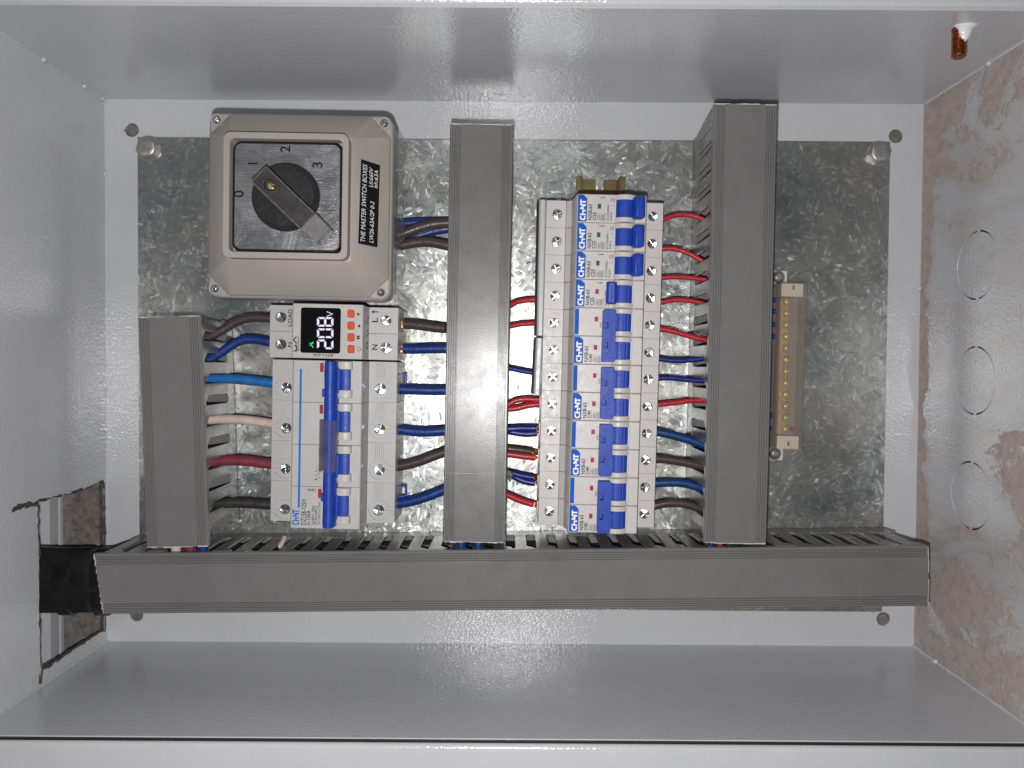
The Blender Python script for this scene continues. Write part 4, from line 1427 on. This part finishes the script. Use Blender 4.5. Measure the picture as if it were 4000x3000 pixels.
wire('blue wire rising from the lowest pole of the main breaker to the middle duct', 'wire_blue', 3.5, W(cr_5, ((1152, 1277), (1200, 1272), (1300, 1250), (1420, 1210), (1600, 1135)), 36, 38), GM, (cr_5(1120, 1280, 36), cr_5(1158, 1277, 36)))

cS = crop(1500, 780, 6.637)
GS = 'wires from the rotary switch to the middle duct'
wire('blue wire behind the brown one, upper at the rotary switch side', 'wire_blue', 3.5, W(cS, ((60, 640), (250, 630), (450, 620), (700, 600), (950, 590), (1300, 580), (1750, 570), (2000, 560)), 22, 24), GS)
wire('brown wire curving up over the blue ones between switch and middle duct', 'wire_brown', 3.75, W(cS, ((60, 940), (250, 930), (430, 905), (700, 800), (1000, 700), (1300, 630), (1700, 600), (2000, 590)), 33, 34), GS)
wire('blue wire emerging below the brown one near the middle duct', 'wire_blue', 3.2, W(cS, ((450, 1020), (700, 1000), (1000, 900), (1300, 815), (1700, 745), (2000, 720)), 23, 24), GS)
wire('brown wire sagging lowest between the rotary switch and the middle duct', 'wire_brown', 3.75, W(cS, ((60, 1180), (250, 1185), (430, 1180), (700, 1130), (1000, 1090), (1300, 1110), (1680, 1195), (2000, 1280)), 30, 34), GS)

C2 = crop(1940, 1100, 5.531)
C3 = crop(1940, 1400, 2.592)
GC = 'wires from the middle duct to the breakers'
wire('red wire curving out of the middle duct behind the upper busbar, the higher one', 'wire_red', 1.95, W(C2, ((150, 590), (290, 520), (430, 440), (600, 405), (850, 390), (1000, 392)), 38, 34), GC)
wire('red wire from the middle duct to the busbar joint, the lower one', 'wire_red', 1.85, W(C2, ((150, 1000), (280, 965), (500, 920), (820, 895), (1000, 895)), 38, 34), GC)
wire('thin blue wire from the middle duct to the lower busbar, washed out by glare', 'wire_navy', 1.85, W(C3, ((60, 88), (120, 97), (240, 122), (390, 148), (440, 155)), 38, 34), GC)
wire('red wire bowed upward, upper of the pair below the lower busbar', 'wire_red', 2.0, W(C3, ((55, 495), (105, 474), (190, 428), (290, 412), (415, 418), (445, 420)), 38, 37), GC)
wire('red wire, lower of the pair below the lower busbar', 'wire_red', 2.1, W(C3, ((55, 525), (105, 514), (200, 505), (310, 478), (412, 467), (445, 466)), 37, 36), GC, (C3(410, 467, 36), C3(430, 464, 36)))
wire('blue wire, upper of the doubled pair into the third two-pole breaker', 'wire_navy', 2.5, W(C3, ((55, 715), (105, 714), (250, 706), (402, 708)), 38, 37), GC, (C3(398, 708, 37), C3(425, 712, 37)))
wire('blue wire, lower of the doubled pair into the third two-pole breaker', 'wire_navy', 2.3, W(C3, ((55, 732), (105, 734), (200, 754), (300, 764), (407, 758)), 36, 36), GC, (C3(402, 758, 36), C3(425, 748, 36)))
wire('grey-brown wire above a red one, frayed copper at the breaker', 'wire_brown', 2.4, W(C3, ((55, 905), (105, 912), (250, 928), (352, 944)), 39, 37), GC, (C3(346, 944, 37), C3(425, 962, 36)))
wire('red wire under the grey-brown one, into the third two-pole breaker', 'wire_red', 2.35, W(C3, ((55, 960), (105, 968), (250, 988), (396, 1003)), 37, 36), GC, (C3(390, 1003, 36), C3(425, 1000, 36)))
wire('blue wire, upper of the taped pair into the lowest two-pole breaker', 'wire_navy', 2.3, W(C3, ((50, 1140), (165, 1165), (270, 1190), (372, 1206)), 38, 37), GC, (C3(366, 1206, 37), C3(410, 1212, 36)))
wire('blue wire, lower of the taped pair into the lowest two-pole breaker', 'wire_navy', 2.3, W(C3, ((50, 1160), (165, 1192), (270, 1240), (388, 1264)), 36, 36), GC, (C3(382, 1264, 36), C3(412, 1262, 36)))
wire('red wire slanting down to the lowest breaker terminal, copper showing', 'wire_red', 2.4, W(C3, ((30, 1345), (90, 1372), (230, 1432), (368, 1478)), 38, 36), GC, (C3(362, 1477, 36), C3(412, 1488, 36)))
a = [C3(*q, 40) for q in ((40, 1120), (95, 1128), (150, 1140), (168, 1178), (140, 1252), (90, 1195), (40, 1170))]
tp = thing('tape_flag', 'loose black tape flag wrapped on the blue pair beside the middle duct', 'tape', (a[3][0], a[3][1], ZP), local=False)
mb = MB()
zz = (40, 41.2, 40.6, 40, 41.5, 40.4, 40)
mb.loft([[(x, y, z - 5.5 + 0.02 * k) for k, ((x, y, _), z) in enumerate(zip(a, zz))], [(x, y, z) for (x, y, _), z in zip(a, zz)]])
mb.build('tape_wrap', 'tape', tp, bev=0.4)

GR = 'wires from the breakers to the right duct'
RW = [('red wire arching from the topmost breaker to the right duct', 'wire_red', 1.7, cr_6, ((1560, 590), (1630, 572), (1780, 526), (1930, 528), (2050, 565), (2140, 610))),
      ('red wire drooping from the second breaker to the right duct', 'wire_red', 1.75, cr_6, ((1550, 888), (1615, 888), (1760, 890), (1900, 935), (2040, 1012), (2130, 1060))),
      ('red wire nearly level from the third breaker to the right duct', 'wire_red', 1.75, cr_6, ((1540, 1212), (1605, 1204), (1750, 1194), (1930, 1203), (2080, 1222), (2170, 1232))),
      ('red wire from the fourth breaker to the right duct', 'wire_red', 1.75, cr_6, ((1530, 1490), (1595, 1474), (1750, 1442), (1900, 1446), (2030, 1470), (2140, 1500))),
      ('red wire slanting down from the upper two-pole breaker, above the blue ones', 'wire_red', 1.95, cr_7, ((1520, 355), (1590, 370), (1720, 392), (1900, 445), (2085, 492), (2170, 505))),
      ('thin blue wire, higher of the two side by side at the right duct', 'wire_navy', 1.95, cr_7, ((1510, 680), (1575, 692), (1750, 714), (1950, 706), (2080, 688), (2170, 678))),
      ('thin blue wire, lower of the two side by side at the right duct', 'wire_navy', 1.95, cr_7, ((1510, 905), (1570, 904), (1720, 902), (1900, 920), (2075, 932), (2170, 938))),
      ('red wire alone between the blue ones at the right duct', 'wire_red', 1.95, cr_7, ((1500, 1198), (1558, 1190), (1750, 1170), (1930, 1145), (2060, 1142), (2170, 1140))),
      ('thick blue wire slanting down from the third two-pole breaker to the right duct', 'wire_deep_blue', 3.15, cr_8, ((1620, 228), (1690, 238), (1850, 268), (2050, 325), (2210, 382), (2300, 410))),
      ('thick brown wire under the slanting blue one at the right duct', 'wire_brown', 3.15, cr_8, ((1620, 520), (1680, 526), (1850, 542), (2050, 578), (2205, 612), (2300, 630))),
      ('thick blue wire from the lowest two-pole breaker to the right duct', 'wire_deep_blue', 3.1, cr_8, ((1610, 800), (1672, 795), (1850, 786), (2000, 795), (2200, 848), (2300, 880))),
      ('thick brown wire lowest of all between the breakers and the right duct', 'wire_brown', 3.1, cr_8, ((1600, 1055), (1665, 1040), (1800, 1012), (1980, 1012), (2190, 1072), (2300, 1110)))]
for lab, m, r, f, pts in RW:
    wire(lab, m, r, W(f, pts, 36, 38), GR)

GN = 'thin blue wires into the terminal bar'
ord_ = ('first', 'second', 'third', 'fourth')
for k, (f, y) in enumerate(((N1, 550), (N1, 735), (N1, 950), (N1, 1140), (N2, 635), (N2, 905))):
    lab = ('%s thin blue wire from the top between right duct and terminal bar' % ord_[k]) if k < 4 else ('thin blue wire %s of the two near the lower end of the terminal bar' % ('upper', 'lower')[k - 4])
    x0, y0, _ = f(120, y, 26)
    x1, y1, _ = f(330, y + 4, 26)
    wire(lab, 'wire_blue', 1.75, [(x0 - 6, y0, 27), (x0, y0, 27), ((x0 + x1) / 2, y0 + 0.2, 26.5), (x1, y1, 26), (x1 + 3, y1, 26)], GN)

# wires lying in the bottom duct, seen through its slots, and drops from the upright ducts into it
GB = 'wires inside the bottom duct'
def lay(lab, mat, r, x0, x1, yo, z):
    pts = []
    n = 9
    for k in range(n):
        x = x0 + (x1 - x0) * k / (n - 1)
        yc = -132.4 + (x - 1.6) * 0.0163
        pts.append((x, yc + yo + random.uniform(-1.2, 1.2), z + random.uniform(-2.0, 2.0)))
    wire(lab, mat, r, pts, GB)
lay('black cable inside the bottom duct, nearest its slotted wall', 'rubber_gap_black', 4.2, -255, 60, 10.5, 44)
lay('second black cable low inside the bottom duct behind the slots', 'rubber_gap_black', 4.2, -255, 20, 11.5, 31)
lay('brown wire inside the bottom duct behind the slots left of centre', 'wire_brown', 3.2, -200, -60, 12.5, 53)
lay('blue wire inside the bottom duct, showing in slots beside the middle duct', 'wire_deep_blue', 3.3, -110, 66, 12.5, 52)
lay('thin navy wire inside the bottom duct under the small breakers', 'wire_navy', 2.2, -40, 140, 12.0, 40)
lay('black cable inside the bottom duct running under the right breakers', 'rubber_gap_black', 3.6, 10, 250, 9.5, 38)
def drop(lab, mat, r, x, ytop, ybot, z):
    wire(lab, mat, r, [(x, ytop, z), (x + 0.6, (ytop + ybot) / 2, z + 0.5), (x + 0.3, ybot + 6, z - 1), (x + 4, ybot, z - 12)], 'wires dropping from upright ducts into the bottom duct')
drop('cream wire dropping from the left duct into the bottom duct', 'wire_cream', 3.2, -222, -80, -126, 62)
drop('maroon wire dropping from the left duct into the bottom duct', 'wire_maroon', 3.4, -213, -80, -126, 60)
drop('blue wire dropping from the left duct into the bottom duct', 'wire_blue', 3.2, -204, -80, -126, 62)
drop('blue wire dropping from the left half of the middle duct', 'wire_blue', 3.3, -33, -80, -124, 62)
drop('blue wire dropping from the right half of the middle duct', 'wire_blue', 3.3, -22, -80, -124, 60)
drop('red wire dropping from the right duct into the bottom duct', 'wire_red', 2.0, 138, -80, -121, 62)
drop('blue wire dropping from the right duct into the bottom duct', 'wire_navy', 2.0, 132, -80, -121, 62)
# stray cream wire loop sticking up inside a slot
wire('cream wire slanting up inside a slot of the bottom duct, below the main breaker', 'wire_cream', 1.6, W(cr_5, ((196, 1628), (208, 1604), (222, 1576), (232, 1552)), 52, 46), GB)

# ================================================================== taped cable bundle through the sawn opening
cB = crop(0, 1750, 1.659)
a, b = cB(250, 865, 36), cB(640, 855, 36)
tb = thing('cable_bundle', 'black taped cable bundle entering through the sawn opening at lower left', 'cable', (b[0], b[1], 0), local=False)
loops = []
n = 26
for k in range(n + 1):
    t = k / n
    x = a[0] - 45 + (b[0] + 40 - a[0] + 45) * t
    y = a[1] + (b[1] - a[1]) * t + 0.6 * math.sin(t * 9)
    ins = max(0.0, (x - (b[0] - 4)) / 12)
    hh = 22.8 - min(1, ins) * 6.2
    hz = 15.5
    lo = []
    for q in angs(30):
        rr = 1 + 0.05 * math.sin(4 * q + 0.4) + 0.03 * math.sin(7 * q + t * 3) + random.uniform(-0.006, 0.006)
        cy, cz = math.cos(q), math.sin(q)
        cy = math.copysign(abs(cy) ** 0.9, cy)
        lo.append((x, y + hh * rr * cy, 34 + hz * rr * cz))
    loops.append(lo)
MB().loft(loops).build('taped_jacket', 'tape', tb, smooth=70)
for k, (x, w) in enumerate(((a[0] + 16, 9), (a[0] + 41, 8))):
    lo = []
    for xx, f in ((x, 1.0), (x + 0.3, 1.03), (x + w, 1.035), (x + w + 0.3, 1.0)):
        lo.append([(xx + 1.6 * math.sin(q), a[1] + 23.0 * f * math.copysign(abs(math.cos(q)) ** 0.75, math.cos(q)), 34 + 15.7 * f * math.sin(q)) for q in angs(30)])
    MB().loft(lo).build('tape_turn', 'tape', tb, smooth=60)

# ================================================================== clear film hanging off the switch box
fm = thing('plastic_film', 'crumpled clear protective film hanging off the right side of the switch box', 'film', (SW[0] + 58, SW[1], ZP), SRZ)
rows = []
ny = 30
for k in range(ny + 1):
    y = 50 - 112 * k / ny
    wv = 1.3 * math.sin(k * 0.9) + 0.8 * math.sin(k * 2.3)
    fl2 = max(0.0, (k - ny + 5) / 5) * 9
    rows.append([(0.9, y, 77.5), (1.3 + 0.2 * wv, y, 66), (2.0 + 0.5 * wv + fl2 * 0.6, y - fl2 * 0.3, 54 + 0.6 * wv), (2.6 + wv + fl2, y - fl2 * 0.6, 46 - 0.5 * wv)])
mb = MB()
vs_ = [p for r in rows for p in r]
fs_ = [(k * 4 + i, k * 4 + i + 1, k * 4 + i + 5, k * 4 + i + 4) for k in range(ny) for i in range(3)]
mb.add(vs_, fs_)
mb.build('film_sheet', 'film', fm, smooth=180)
